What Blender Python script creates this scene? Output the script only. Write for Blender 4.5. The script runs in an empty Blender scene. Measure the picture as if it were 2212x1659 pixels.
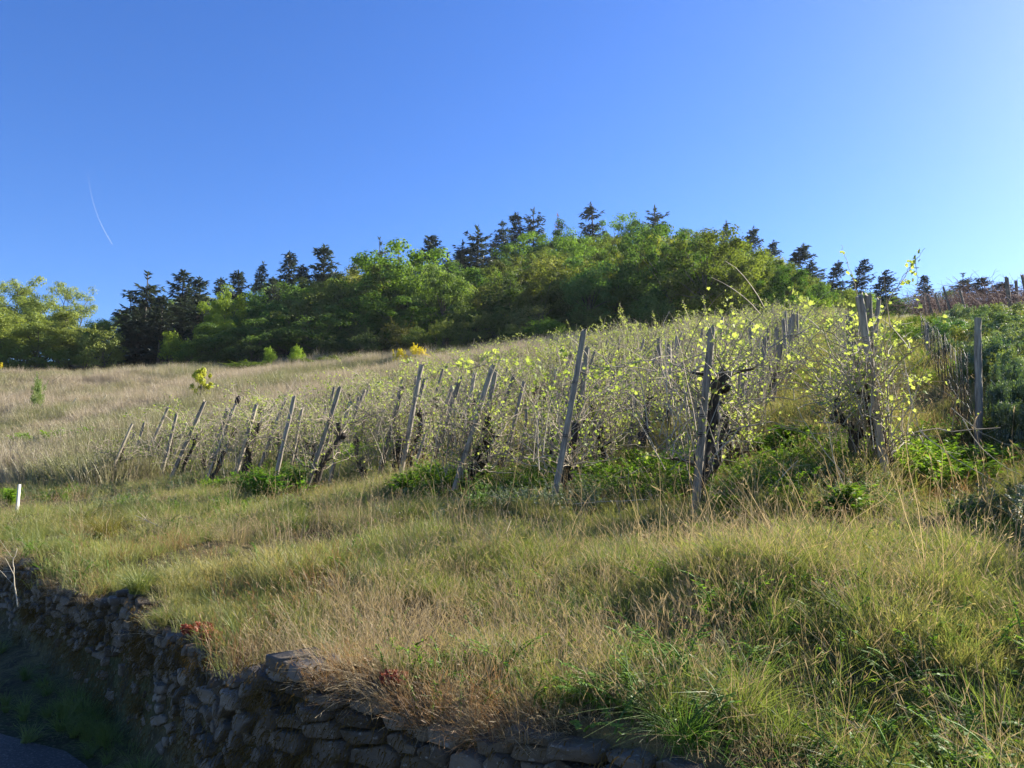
import bpy, bmesh, math, random
import numpy as np
from mathutils import Vector, Matrix

random.seed(7)
RNG = np.random.default_rng(7)
SC = bpy.context.scene
COL = SC.collection
PI = math.pi
R_ = math.radians

# ------------------------------------------------------------------ camera
FPX, CX, CY = 1662.0, 1106.0, 829.5          # focal length in units of a 2212 px wide picture
PITCH = R_(8.0)
EYE = 1.65
cp, sp = math.cos(PITCH), math.sin(PITCH)

def ray(u, v):
    xc = (u - CX) / FPX
    yc = (CY - v) / FPX
    return np.array([xc, cp - yc * sp, sp + yc * cp])

def at(u, v, d):
    """world point seen at (u, v) whose forward distance y is d"""
    r = ray(u, v)
    return np.array([0, 0, EYE]) + r * (d / r[1])

def proj(p):
    x, y, z = p[0], p[1], p[2] - EYE
    zc = y * cp + z * sp
    yc = -y * sp + z * cp
    return CX + FPX * x / zc, CY - FPX * yc / zc

# ------------------------------------------------------------------ terrain
SX, SY = 0.66, 0.751                          # up-slope direction (s), road direction (q)
WALLQ = np.array([-40, -12, -7.58, -4.97, -3.72, -2.73, -2.23, -1.95, -1.42, -0.93, 0.0, 3.0, 20])
WALLS = np.array([2.7, 2.45, 2.22, 2.02, 1.80, 1.52, 1.50, 1.60, 1.67, 1.68, 1.66, 1.7, 2.1])

def sq(x, y):
    return SX * x + SY * y, SY * x - SX * y

def xy(s, q):
    return SX * s + SY * q, SY * s - SX * q

def wall_s(q):
    return np.interp(q, WALLQ, WALLS)

def road_z(q):
    return np.interp(q, [-60, -12, -7, -4.5, -1.5, 0], [.9, .58, .42, .32, .10, .0])

def wall_h(q):
    return 1.02 + 0.05 * np.sin(q * 2.3) + 0.04 * np.sin(q * 5.1 + 1)

def plane(x, y):
    s, q = sq(x, y)
    t = s - 8.15
    up = 0.26 * (np.sqrt(t * t + 1.2) + t) / 2.0 * 1.0
    lo = 0.094 * (t - np.sqrt(t * t + 1.2)) / 2.0
    return EYE + up + lo

CTRL = [  # (u, v, forward distance): where the ground lies, estimated from the photograph
    (0, 1000, 30), (0, 950, 38), (0, 880, 52), (0, 800, 75), (-500, 800, 60), (-500, 790, 90),
    (270, 900, 42), (270, 803, 76), (500, 850, 48), (500, 797, 75), (700, 788, 72), (1000, 768, 65),
    (1200, 752, 62), (1400, 738, 60), (700, 830, 50), (1000, 800, 47), (1200, 790, 42),
    (300, 785, 110), (300, 765, 150), (600, 765, 100), (600, 715, 150), (900, 735, 95), (900, 680, 130), (900, 655, 170),
    (1270, 715, 85), (1270, 650, 118), (1270, 598, 155), (1270, 600, 210), (1500, 715, 60), (1500, 690, 80), (1500, 655, 112),
    (1500, 620, 145), (1720, 700, 58), (1720, 690, 78), (1720, 675, 100), (1720, 660, 135), (2000, 690, 55), (2000, 690, 80), (2000, 690, 120),
    (2187, 706, 30), (2040, 694, 44), (2300, 700, 45), (2500, 700, 60), (2500, 700, 100), (0, 785, 115), (0, 775, 160), (-500, 780, 140),
    (1640, 722, 40), (1830, 708, 45)]
ANCH = [(x, y) for x, y in [(3.6, 7.7), (0, 5), (4, 4), (-6, 12), (-10.4, 20), (-10, 15), (0, 12), (3, 14), (6, 14), (5, 22), (-3, 20),
        (-5, 28), (2, 28), (8, 26), (10, 12), (-14, 19), (-20, 22), (-12, 10), (-30, 26), (14, 20), (-3, 8)]]

def tps_k(r2):
    return np.where(r2 > 1e-9, r2 * np.log(np.maximum(r2, 1e-9)), 0.0)

cpts = np.array([at(*c) for c in CTRL])
axy = np.array(ANCH, float)
TX = np.concatenate([cpts[:, :2], axy])
TZ = np.concatenate([cpts[:, 2] - plane(cpts[:, 0], cpts[:, 1]), np.zeros(len(axy))])
n_ = len(TX)
K_ = tps_k(((TX[:, None] - TX[None]) ** 2).sum(-1) / 900.0) + np.eye(n_) * 0.02
P_ = np.concatenate([np.ones((n_, 1)), TX / 30.0], 1)
A_ = np.block([[K_, P_], [P_.T, np.zeros((3, 3))]])
W_ = np.linalg.solve(A_, np.concatenate([TZ, np.zeros(3)]))

def bump(x, y, near):
    b = 0.045 * np.sin(x * 1.9 + 0.7 * y) * np.sin(y * 1.6 - 0.4 * x) + 0.03 * np.sin(3.7 * x + 1.1) * np.sin(3.1 * y + x)
    b = b + 0.018 * np.sin(7.3 * x + 2.0 * y) * np.sin(6.1 * y)
    return b * near * 1.5

def ground(x, y):
    """height of the ground above the wall (vectorised)"""
    x = np.asarray(x, float); y = np.asarray(y, float)
    shp = x.shape
    xf, yf = x.ravel(), y.ravel()
    out = np.empty(xf.size)
    for i in range(0, xf.size, 20000):
        xs, ys = xf[i:i + 20000], yf[i:i + 20000]
        s, q = sq(xs, ys)
        r2 = ((xs[:, None] - TX[None, :, 0]) ** 2 + (ys[:, None] - TX[None, :, 1]) ** 2) / 900.0
        res = tps_k(r2) @ W_[:n_] + W_[n_] + W_[n_ + 1] * xs / 30 + W_[n_ + 2] * ys / 30
        w = np.clip((s - 7.0) / 5.0, 0, 1); w = w * w * (3 - 2 * w)
        far = np.clip((np.hypot(xs, ys) - 158) / 120, 0, 1); far = far * far * (3 - 2 * far)
        res = np.clip(res, -30, 60) * w
        z = plane(xs, ys) + res
        z = z * (1 - far) + np.minimum(z, 6.0) * far
        ws = wall_s(q); wh = wall_h(q)
        t = np.clip((s - ws) / 1.6, 0, 1)
        z0 = plane(xs, ys)
        edge = (1 - t) ** 2
        z = z * (1 - edge) + wh * edge
        z = z + bump(xs, ys, np.clip(1.4 - s / 40, 0.2, 1) * np.clip((s - ws) * 2, 0, 1))
        # low earth bank out of view on the right, added to cast shade
        z = z + 0.38 * np.exp(-(((q - 1.95) / 0.55) ** 2)) * np.exp(-(((s - 4.6) / 1.6) ** 2))
        out[i:i + 20000] = z
    return out.reshape(shp)

def g1(x, y):
    return float(ground(np.array([x]), np.array([y]))[0])

def hit(u, v, tmax=200.0):
    """first ground point seen at (u, v)"""
    r = ray(u, v)
    t = np.concatenate([np.arange(1.2, 30, 0.02), np.arange(30, tmax, 0.1)])
    P = np.array([0, 0, EYE])[None] + r[None] * t[:, None]
    dz = P[:, 2] - ground(P[:, 0], P[:, 1])
    below = np.nonzero(dz < 0)[0]
    if len(below) == 0:
        return at(u, v, 60)
    p = P[below[0]].copy(); p[2] = g1(p[0], p[1])
    return p

# ------------------------------------------------------------------ tags
def tag(o, label=None, cat=None, group=None, kind=None):
    if label: o['label'] = label
    if cat: o['category'] = cat
    if group: o['group'] = group
    if kind: o['kind'] = kind
    return o

def empty(name, loc, rz=0.0):
    o = bpy.data.objects.new(name, None); COL.objects.link(o)
    o.location = loc; o.rotation_euler = (0, 0, rz); o.empty_display_size = 0.2
    return o

# ------------------------------------------------------------------ mesh builder
class MB:
    def __init__(self):
        self.v, self.f, self.t, self.n = [], [], [], 0
    def add(self, verts, faces, tone=None):
        verts = np.asarray(verts, np.float32).reshape(-1, 3)
        faces = np.asarray(faces, np.int64)
        self.v.append(verts); self.f.append(faces + self.n)
        if tone is None: tone = np.full(len(verts), 0.5)
        self.t.append(np.broadcast_to(np.asarray(tone, np.float32), (len(verts),)))
        self.n += len(verts)
    def mesh(self, name, mat=None, smooth=False):
        me = bpy.data.meshes.new(name)
        V = np.concatenate(self.v); T = np.concatenate(self.t)
        loops = np.concatenate([f.ravel() for f in self.f])
        sizes = np.concatenate([np.full(len(f), f.shape[1], np.int64) for f in self.f])
        starts = np.concatenate([[0], np.cumsum(sizes)[:-1]])
        me.vertices.add(len(V)); me.vertices.foreach_set('co', V.ravel())
        me.loops.add(len(loops)); me.loops.foreach_set('vertex_index', loops.astype(np.int32))
        me.polygons.add(len(sizes))
        me.polygons.foreach_set('loop_start', starts.astype(np.int32))
        me.polygons.foreach_set('loop_total', sizes.astype(np.int32))
        if smooth:
            me.polygons.foreach_set('use_smooth', np.ones(len(sizes), bool))
        a = me.attributes.new('tone', 'FLOAT', 'POINT'); a.data.foreach_set('value', T.astype(np.float32))
        if mat is not None: me.materials.append(mat)
        me.update(calc_edges=True)
        return me
    def build(self, name, mat=None, parent=None, smooth=False, link=True):
        o = bpy.data.objects.new(name, self.mesh(name, mat, smooth))
        if link: COL.objects.link(o)
        if parent is not None: o.parent = parent
        return o

def unit(a):
    return a / np.maximum(np.linalg.norm(a, axis=-1, keepdims=True), 1e-9)

def frames(nrm, rng, spin=None):
    nrm = unit(nrm)
    rv = rng.normal(size=nrm.shape)
    if spin is not None: rv = spin
    t = unit(np.cross(nrm, rv)); b = np.cross(nrm, t)
    return np.stack([t, b, nrm], -1)           # columns t, b, n

def add_template(mb, tv, tf, Rm, pos, scale, tone):
    K, T = len(pos), len(tv)
    sc = np.asarray(scale).reshape(K, 1, -1)
    V = np.einsum('kij,ktj->kti', Rm, tv[None] * sc) + pos[:, None]
    F = (np.asarray(tf)[None] + (np.arange(K) * T)[:, None, None]).reshape(-1, np.asarray(tf).shape[1])
    mb.add(V.reshape(-1, 3), F, np.repeat(tone, T))

def add_tubes(mb, P, Rad, sides=4, tone=None, cap=True):
    """P (K,N,3) centre lines, Rad (K,N)"""
    P = np.asarray(P, float); Rad = np.asarray(Rad, float)
    K, N, _ = P.shape
    tan = unit(np.gradient(P, axis=1))
    ref = np.zeros((K, 1, 3)); ref[:, 0] = unit(RNG.normal(size=(K, 3)) * [1, 1, 0.15] + 1e-3)
    a = unit(np.cross(tan, np.broadcast_to(ref, P.shape))); b = np.cross(tan, a)
    ang = np.arange(sides) * 2 * PI / sides
    V = P[:, :, None] + Rad[:, :, None, None] * (a[:, :, None] * np.cos(ang)[None, None, :, None] + b[:, :, None] * np.sin(ang)[None, None, :, None])
    i = np.arange(N - 1)[:, None]; j = np.arange(sides)[None]
    q = np.stack([i * sides + j, i * sides + (j + 1) % sides, (i + 1) * sides + (j + 1) % sides, (i + 1) * sides + j], -1).reshape(-1, 4)
    F = (q[None] + (np.arange(K) * N * sides)[:, None, None]).reshape(-1, 4)
    tn = RNG.random(K) if tone is None else np.broadcast_to(np.asarray(tone, float), (K,))
    base = mb.n
    mb.add(V.reshape(-1, 3), F, np.repeat(tn, N * sides))
    if cap and sides >= 4:
        for end in (0, N - 1):
            c = (np.arange(sides) + end * sides)[None] + (np.arange(K) * N * sides)[:, None]
            if end == 0: c = c[:, ::-1]
            mb.f.append(c + base)

def add_ribbons(mb, P, W, side, tone):
    """flat tapering blades: P (K,N,3), W (K,N), side (K,3)"""
    K, N, _ = P.shape
    off = side[:, None] * W[:, :, None] * 0.5
    V = np.stack([P - off, P + off], 2).reshape(K, N * 2, 3)
    i = np.arange(N - 1) * 2
    q = np.stack([i, i + 1, i + 3, i + 2], -1)
    F = (q[None] + (np.arange(K) * N * 2)[:, None, None]).reshape(-1, 4)
    mb.add(V.reshape(-1, 3), F, np.repeat(tone, N * 2))

DIAMOND = (np.array([[-.5, 0, 0], [0, -.34, .07], [.5, 0, 0], [0, .34, .07]]), [[0, 1, 2, 3]])
LANCE = (np.array([[0, 0, 0], [.4, -.14, .04], [1, 0, -.05], [.4, .14, .04]]), [[0, 1, 2, 3]])
_lobe = []
for k in range(10):
    a = -PI * 0.9 + k * (1.8 * PI) / 9
    rr = (1.0, .62)[k % 2] if k not in (0, 9) else .75
    _lobe.append((rr * math.cos(a) * .5 + .12, rr * math.sin(a) * .5, .10 * math.cos(2 * a) * rr))
LOBED = (np.array([(-.25, 0, 0)] + _lobe), [[0, k, k + 1] for k in range(1, 10)])

# ------------------------------------------------------------------ materials
def mat_new(name):
    m = bpy.data.materials.new(name); m.use_nodes = True
    nt = m.node_tree; nt.nodes.clear()
    return m, nt, nt.nodes, nt.links

def N(nt, typ, **kw):
    n = nt.nodes.new(typ)
    for k, v in kw.items(): setattr(n, k, v)
    return n

def mixc(nt, fac, a, b, blend='MIX'):
    n = nt.nodes.new('ShaderNodeMix'); n.data_type = 'RGBA'; n.blend_type = blend
    for s, val in ((0, fac), (6, a), (7, b)):
        if isinstance(val, bpy.types.NodeSocket): nt.links.new(val, n.inputs[s])
        elif s == 0: n.inputs[0].default_value = val
        else: n.inputs[s].default_value = (*val, 1)
    return n.outputs[2]

def mth(nt, op, a, b=0.0, c=None, clamp=False):
    n = nt.nodes.new('ShaderNodeMath'); n.operation = op; n.use_clamp = clamp
    for i, val in enumerate((a, b) if c is None else (a, b, c)):
        if isinstance(val, bpy.types.NodeSocket): nt.links.new(val, n.inputs[i])
        else: n.inputs[i].default_value = val
    return n.outputs[0]

def wnoise(nt, scale, detail=3.0, world=True, rough=0.55, stretch=None):
    n = nt.nodes.new('ShaderNodeTexNoise'); n.inputs['Scale'].default_value = scale
    n.inputs['Detail'].default_value = detail; n.inputs['Roughness'].default_value = rough
    if world: src = N(nt, 'ShaderNodeNewGeometry').outputs['Position']
    else: src = N(nt, 'ShaderNodeTexCoord').outputs['Object']
    if stretch is not None:
        mp = N(nt, 'ShaderNodeMapping'); mp.inputs['Scale'].default_value = stretch
        nt.links.new(src, mp.inputs['Vector']); src = mp.outputs['Vector']
    nt.links.new(src, n.inputs['Vector'])
    return n.outputs['Fac']

def remap(nt, val, a, b):
    n = nt.nodes.new('ShaderNodeMapRange'); n.inputs[1].default_value = a; n.inputs[2].default_value = b
    nt.links.new(val, n.inputs[0]); return n.outputs[0]

def foliage(name, c1, c2, trans=0.45, tmul=(1.25, 1.2, 0.7), gloss=0.02, rough=0.55, patch=None, patch_scale=0.5, patch_rng=(.42, .6), rnd=0.5, objcol=True):
    """leaf or blade surface: diffuse + light let through + a little sheen; varies by leaf, by copy and by patch of ground"""
    m, nt, nodes, links = mat_new(name)
    at_ = N(nt, 'ShaderNodeAttribute', attribute_name='tone')
    oi = N(nt, 'ShaderNodeObjectInfo')
    f = mth(nt, 'ADD', mth(nt, 'MULTIPLY', at_.outputs['Fac'], 1 - rnd), mth(nt, 'MULTIPLY', oi.outputs['Random'], rnd), clamp=True)
    c = mixc(nt, f, c1, c2)
    if patch is not None:
        pf = remap(nt, wnoise(nt, patch_scale, 3.0), *patch_rng)
        pf = mth(nt, 'ADD', mth(nt, 'MULTIPLY', pf, .8), mth(nt, 'MULTIPLY', mth(nt, 'SUBTRACT', at_.outputs['Fac'], .5), .9), clamp=True)
        c = mixc(nt, pf, c, mixc(nt, f, patch[0], patch[1]))
    if objcol:
        c = mixc(nt, 1.0, c, oi.outputs['Color'], 'MULTIPLY')
    d = N(nt, 'ShaderNodeBsdfDiffuse'); links.new(c, d.inputs['Color'])
    t = N(nt, 'ShaderNodeBsdfTranslucent'); tc = mixc(nt, 1.0, c, tmul, 'MULTIPLY'); links.new(tc, t.inputs['Color'])
    s1 = N(nt, 'ShaderNodeMixShader'); s1.inputs[0].default_value = trans
    links.new(d.outputs[0], s1.inputs[1]); links.new(t.outputs[0], s1.inputs[2])
    out = N(nt, 'ShaderNodeOutputMaterial')
    if gloss > 0:
        g = N(nt, 'ShaderNodeBsdfGlossy'); g.inputs['Roughness'].default_value = rough
        g.inputs['Color'].default_value = (1, 1, 1, 1)
        s2 = N(nt, 'ShaderNodeMixShader'); s2.inputs[0].default_value = gloss
        links.new(s1.outputs[0], s2.inputs[1]); links.new(g.outputs[0], s2.inputs[2]); links.new(s2.outputs[0], out.inputs['Surface'])
    else:
        links.new(s1.outputs[0], out.inputs['Surface'])
    return m

def woody(name, c1, c2, scale=12.0, stretch=(1, 1, .12), rough=.85, bump_s=.6, cracks=True):
    m, nt, nodes, links = mat_new(name)
    n1 = wnoise(nt, scale, 5.0, world=False, rough=.65, stretch=stretch)
    n2 = wnoise(nt, 2.3, 3.0, world=False)
    at_ = N(nt, 'ShaderNodeAttribute', attribute_name='tone')
    oi = N(nt, 'ShaderNodeObjectInfo')
    f = mth(nt, 'ADD', remap(nt, n1, .3, .7), mth(nt, 'MULTIPLY', mth(nt, 'SUBTRACT', at_.outputs['Fac'], .5), .5), clamp=True)
    c = mixc(nt, f, c1, c2)
    c = mixc(nt, mth(nt, 'MULTIPLY', remap(nt, n2, .5, .7), .35), c, (c2[0] * .8, c2[1] * .95, c2[2] * .8))
    c = mixc(nt, 1.0, c, oi.outputs['Color'], 'MULTIPLY')
    b = N(nt, 'ShaderNodeBsdfPrincipled'); links.new(c, b.inputs['Base Color']); b.inputs['Roughness'].default_value = rough
    b.inputs['Specular IOR Level'].default_value = .25
    bp = N(nt, 'ShaderNodeBump'); bp.inputs['Strength'].default_value = bump_s; bp.inputs['Distance'].default_value = .01
    links.new(n1, bp.inputs['Height']); links.new(bp.outputs[0], b.inputs['Normal'])
    out = N(nt, 'ShaderNodeOutputMaterial'); links.new(b.outputs[0], out.inputs['Surface'])
    return m

M = {}
M['post'] = woody('weathered_wood', (.075, .062, .05), (.42, .36, .28), 34.0)
M['white_post'] = woody('pale_wood', (.45, .43, .38), (.75, .73, .68), 26.0)
M['vine_bark'] = woody('vine_bark', (.025, .020, .016), (.10, .078, .058), 30.0, stretch=(1, 1, .3))
M['cane'] = woody('vine_cane', (.17, .13, .09), (.52, .44, .33), 8.0, bump_s=.2)
M['bare_cane'] = woody('bare_cane', (.12, .07, .055), (.30, .19, .15), 8.0, bump_s=.2)
M['bark'] = woody('tree_bark', (.05, .042, .034), (.16, .135, .11), 5.0)
M['stalk'] = woody('dry_stalk', (.34, .29, .20), (.58, .52, .40), 8.0, bump_s=.1)
M['dark_metal'] = woody('rusty_wire', (.008, .007, .006), (.03, .026, .022), 8.0, rough=.6)
M['black_cap'] = woody('black_rubber', (.012, .010, .009), (.035, .025, .02), 8.0, rough=.6)

M['vine_leaf'] = foliage('vine_leaf', (.21, .29, .06), (.40, .46, .14), .5, gloss=.02)
M['leaf_green'] = foliage('broad_leaf', (.062, .125, .024), (.17, .25, .058), .46, (1.35, 1.35, .65), gloss=.015, rough=.6)
M['leaf_olive'] = foliage('olive_leaf', (.075, .115, .03), (.16, .195, .058), .36, (1.3, 1.25, .6), gloss=.015, rough=.6)
M['leaf_airy'] = foliage('airy_leaf', (.17, .23, .05), (.31, .36, .11), .42, (1.2, 1.15, .6), gloss=.015, rough=.6)
M['needle'] = foliage('conifer_needle', (.028, .048, .038), (.085, .112, .085), .2, (1.2, 1.2, .7), gloss=.03, rough=.5)
M['needle_grey'] = foliage('grey_needle', (.040, .058, .042), (.095, .112, .078), .15, (1.2, 1.2, .7))
M['flower'] = foliage('broom_flower', (.62, .50, .02), (.82, .70, .05), .4, (1.1, 1.1, .5))
M['sapling_leaf'] = foliage('sapling_leaf', (.28, .33, .045), (.62, .56, .04), .45, (1.2, 1.2, .6))
M['bush_leaf'] = foliage('bush_leaf', (.055, .10, .028), (.16, .215, .07), .42, (1.4, 1.35, .6), gloss=.08)
M['weed'] = foliage('weed_leaf', (.065, .145, .022), (.19, .31, .05), .48, (1.4, 1.35, .5), gloss=.02, rough=.55)
M['sedum'] = foliage('stonecrop_leaf', (.22, .035, .022), (.32, .10, .05), .25)
M['moss'] = foliage('moss_fibre', (.055, .036, .012), (.15, .10, .036), .25, gloss=0)
M['grass'] = foliage('grass_blade', (.12, .17, .042), (.28, .30, .11), .48, (1.25, 1.15, .6), gloss=.02, rough=.5,
                     patch=((.25, .20, .10), (.44, .365, .21)), patch_scale=.55, patch_rng=(.53, .80), rnd=.3)
M['tuft'] = foliage('tuft_blade', (.085, .14, .03), (.20, .24, .075), .46, (1.25, 1.15, .6), gloss=.025, rough=.5, rnd=.4)
M['dry'] = foliage('dry_blade', (.24, .18, .10), (.46, .38, .24), .38, (1.15, 1.05, .8), gloss=.012, rough=.6, rnd=.5)
M['reddry'] = foliage('russet_blade', (.20, .11, .045), (.36, .22, .10), .38, (1.15, 1.05, .8), gloss=.03, rnd=.5)
M['meadow'] = foliage('meadow_blade', (.29, .235, .175), (.52, .43, .33), .35, (1.1, 1.05, .85), gloss=.03,
                      patch=((.10, .14, .035), (.25, .25, .09)), patch_scale=.11, patch_rng=(.43, .60), rnd=.4)

def simple(name, build):
    m, nt, nodes, links = mat_new(name)
    b = N(nt, 'ShaderNodeBsdfPrincipled'); out = N(nt, 'ShaderNodeOutputMaterial'); links.new(b.outputs[0], out.inputs['Surface'])
    build(nt, links, b); return m

def _ground(nt, links, b):
    n1 = wnoise(nt, .35, 5); n2 = wnoise(nt, 6.0, 6, rough=.7); n3 = wnoise(nt, 40, 3)
    c = mixc(nt, remap(nt, n1, .4, .62), (.052, .058, .020), (.125, .098, .045))
    c = mixc(nt, remap(nt, n2, .45, .65), c, (.045, .034, .020))
    c = mixc(nt, remap(nt, n3, .55, .75), c, (.17, .14, .08))
    links.new(c, b.inputs['Base Color']); b.inputs['Roughness'].default_value = .95; b.inputs['Specular IOR Level'].default_value = .1
    bp = N(nt, 'ShaderNodeBump'); bp.inputs['Strength'].default_value = .8; bp.inputs['Distance'].default_value = .05
    links.new(n2, bp.inputs['Height']); links.new(bp.outputs[0], b.inputs['Normal'])
M['ground'] = simple('hillside_soil', _ground)

def _road(nt, links, b):
    n1 = wnoise(nt, 1.2, 4); n2 = wnoise(nt, 70, 4, rough=.7)
    c = mixc(nt, remap(nt, n1, .35, .65), (.050, .046, .041), (.085, .079, .070))
    c = mixc(nt, remap(nt, n2, .52, .70), c, (.20, .19, .17))
    links.new(c, b.inputs['Base Color']); b.inputs['Roughness'].default_value = .9
    bp = N(nt, 'ShaderNodeBump'); bp.inputs['Strength'].default_value = 1.0; bp.inputs['Distance'].default_value = .03
    links.new(n2, bp.inputs['Height']); links.new(bp.outputs[0], b.inputs['Normal'])
M['road'] = simple('worn_asphalt', _road)

def _stone(nt, links, b):
    at_ = N(nt, 'ShaderNodeAttribute', attribute_name='tone')
    n1 = wnoise(nt, 5.0, 6, rough=.65); n2 = wnoise(nt, 22, 5, rough=.7, stretch=(1, 1, 3.0)); n3 = wnoise(nt, 60, 3)
    c = mixc(nt, at_.outputs['Fac'], (.050, .041, .031), (.20, .170, .132))
    c = mixc(nt, mth(nt, 'MULTIPLY', remap(nt, n2, .4, .7), .5), c, (.15, .115, .075))
    c = mixc(nt, remap(nt, n1, .58, .66), c, (.06, .045, .018))
    c = mixc(nt, mth(nt, 'MULTIPLY', remap(nt, n3, .62, .70), .8), c, (.26, .255, .23))
    links.new(c, b.inputs['Base Color']); b.inputs['Roughness'].default_value = .85; b.inputs['Specular IOR Level'].default_value = .25
    bp = N(nt, 'ShaderNodeBump'); bp.inputs['Strength'].default_value = .9; bp.inputs['Distance'].default_value = .012
    links.new(n2, bp.inputs['Height']); links.new(bp.outputs[0], b.inputs['Normal'])
M['stone'] = simple('slate_stone', _stone)

def _earth(nt, links, b):
    n2 = wnoise(nt, 14, 6, rough=.7)
    c = mixc(nt, remap(nt, n2, .35, .7), (.016, .013, .009), (.07, .05, .03))
    links.new(c, b.inputs['Base Color']); b.inputs['Roughness'].default_value = 1
    bp = N(nt, 'ShaderNodeBump'); bp.inputs['Strength'].default_value = 1; bp.inputs['Distance'].default_value = .03
    links.new(n2, bp.inputs['Height']); links.new(bp.outputs[0], b.inputs['Normal'])
M['earth'] = simple('packed_earth', _earth)

def _contrail():
    m, nt, nodes, links = mat_new('ice_trail')
    d = N(nt, 'ShaderNodeBsdfDiffuse'); d.inputs['Color'].default_value = (.9, .9, .9, 1)
    t = N(nt, 'ShaderNodeBsdfTranslucent'); t.inputs['Color'].default_value = (.9, .9, .9, 1)
    s1 = N(nt, 'ShaderNodeMixShader'); s1.inputs[0].default_value = .6
    links.new(d.outputs[0], s1.inputs[1]); links.new(t.outputs[0], s1.inputs[2])
    tr = N(nt, 'ShaderNodeBsdfTransparent'); at_ = N(nt, 'ShaderNodeAttribute', attribute_name='tone')
    s2 = N(nt, 'ShaderNodeMixShader'); links.new(at_.outputs['Fac'], s2.inputs[0])
    links.new(tr.outputs[0], s2.inputs[1]); links.new(s1.outputs[0], s2.inputs[2])
    out = N(nt, 'ShaderNodeOutputMaterial'); links.new(s2.outputs[0], out.inputs['Surface'])
    return m
M['contrail'] = _contrail()

# ------------------------------------------------------------------ ground and road
def axis(fine0, fine1, step, lo, hi, grow=1.09):
    a = list(np.arange(fine0, fine1 + 1e-6, step))
    st = step; x = fine1
    while x < hi: st = min(st * grow, 40); x += st; a.append(x)
    st = step; x = fine0; pre = []
    while x > lo: st = min(st * grow, 40); x -= st; pre.append(x)
    return np.array(pre[::-1] + a)

def make_ground():
    qa = axis(-9, 4, .14, -700, 600)
    up = axis(0.0, 9.0, .12, 0.0, 700)            # distance behind the wall face
    dn = np.array([-320, -220, -150, -80, -40, -22, -12, -7, -4.5, -3.2, -2.2, -1.4, -.9, -.55, -.3, -.2, -.1, -.02])
    off = np.concatenate([dn, up + .10])
    nq, ns = len(qa), len(off)
    Q, O = np.meshgrid(qa, off, indexing='ij')
    S = wall_s(Q) + O
    X, Y = xy(S, Q)
    RZ = road_z(Q)
    Z = np.where(O > 0, ground(X, Y), RZ)
    Z = np.where(O < -3.5, RZ - 0.18 * (np.abs(O) - 3.5), Z)
    Z = np.where((O > -.15) & (O < 0), RZ + .03 + .03 * np.abs(np.sin(X * 4) * np.sin(Y * 5)), Z)
    Z = np.maximum(Z, -60)
    i, j = np.meshgrid(np.arange(nq - 1), np.arange(ns - 1), indexing='ij')
    F = np.stack([i * ns + j, i * ns + j + 1, (i + 1) * ns + j + 1, (i + 1) * ns + j], -1).reshape(-1, 4)
    mb = MB(); mb.add(np.stack([X, Y, Z], -1).reshape(-1, 3), F[:, ::-1])
    tag(mb.build('ground', M['ground'], smooth=True), 'uneven grassy hillside rising behind the stone wall', 'ground', kind='structure')
    # road: a sheet just above the ground
    qs = np.concatenate([np.arange(-60, -12, 2.), np.arange(-12, 6, .25), np.arange(6, 40, 2.)])
    rs = np.linspace(0, 1, 7)
    Q, T = np.meshgrid(qs, rs, indexing='ij')
    inner = wall_s(Q) - np.clip(.21 + .29 * (-Q - 4.1), .19, 1.5) + .03 * np.sin(Q * 1.7) + .05 * np.sin(Q * 5.3)
    S = inner * (1 - T) + (wall_s(Q) - 3.1) * T
    X, Y = xy(S, Q); Z = road_z(Q) + .008
    ns = len(rs); i, j = np.meshgrid(np.arange(len(qs) - 1), np.arange(ns - 1), indexing='ij')
    F = np.stack([i * ns + j, (i + 1) * ns + j, (i + 1) * ns + j + 1, i * ns + j + 1], -1).reshape(-1, 4)
    mb = MB(); mb.add(np.stack([X, Y, Z], -1).reshape(-1, 3), F[:, ::-1])
    tag(mb.build('road', M['road']), 'narrow worn dark road at the foot of the stone wall', 'road', kind='structure')
make_ground()

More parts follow.
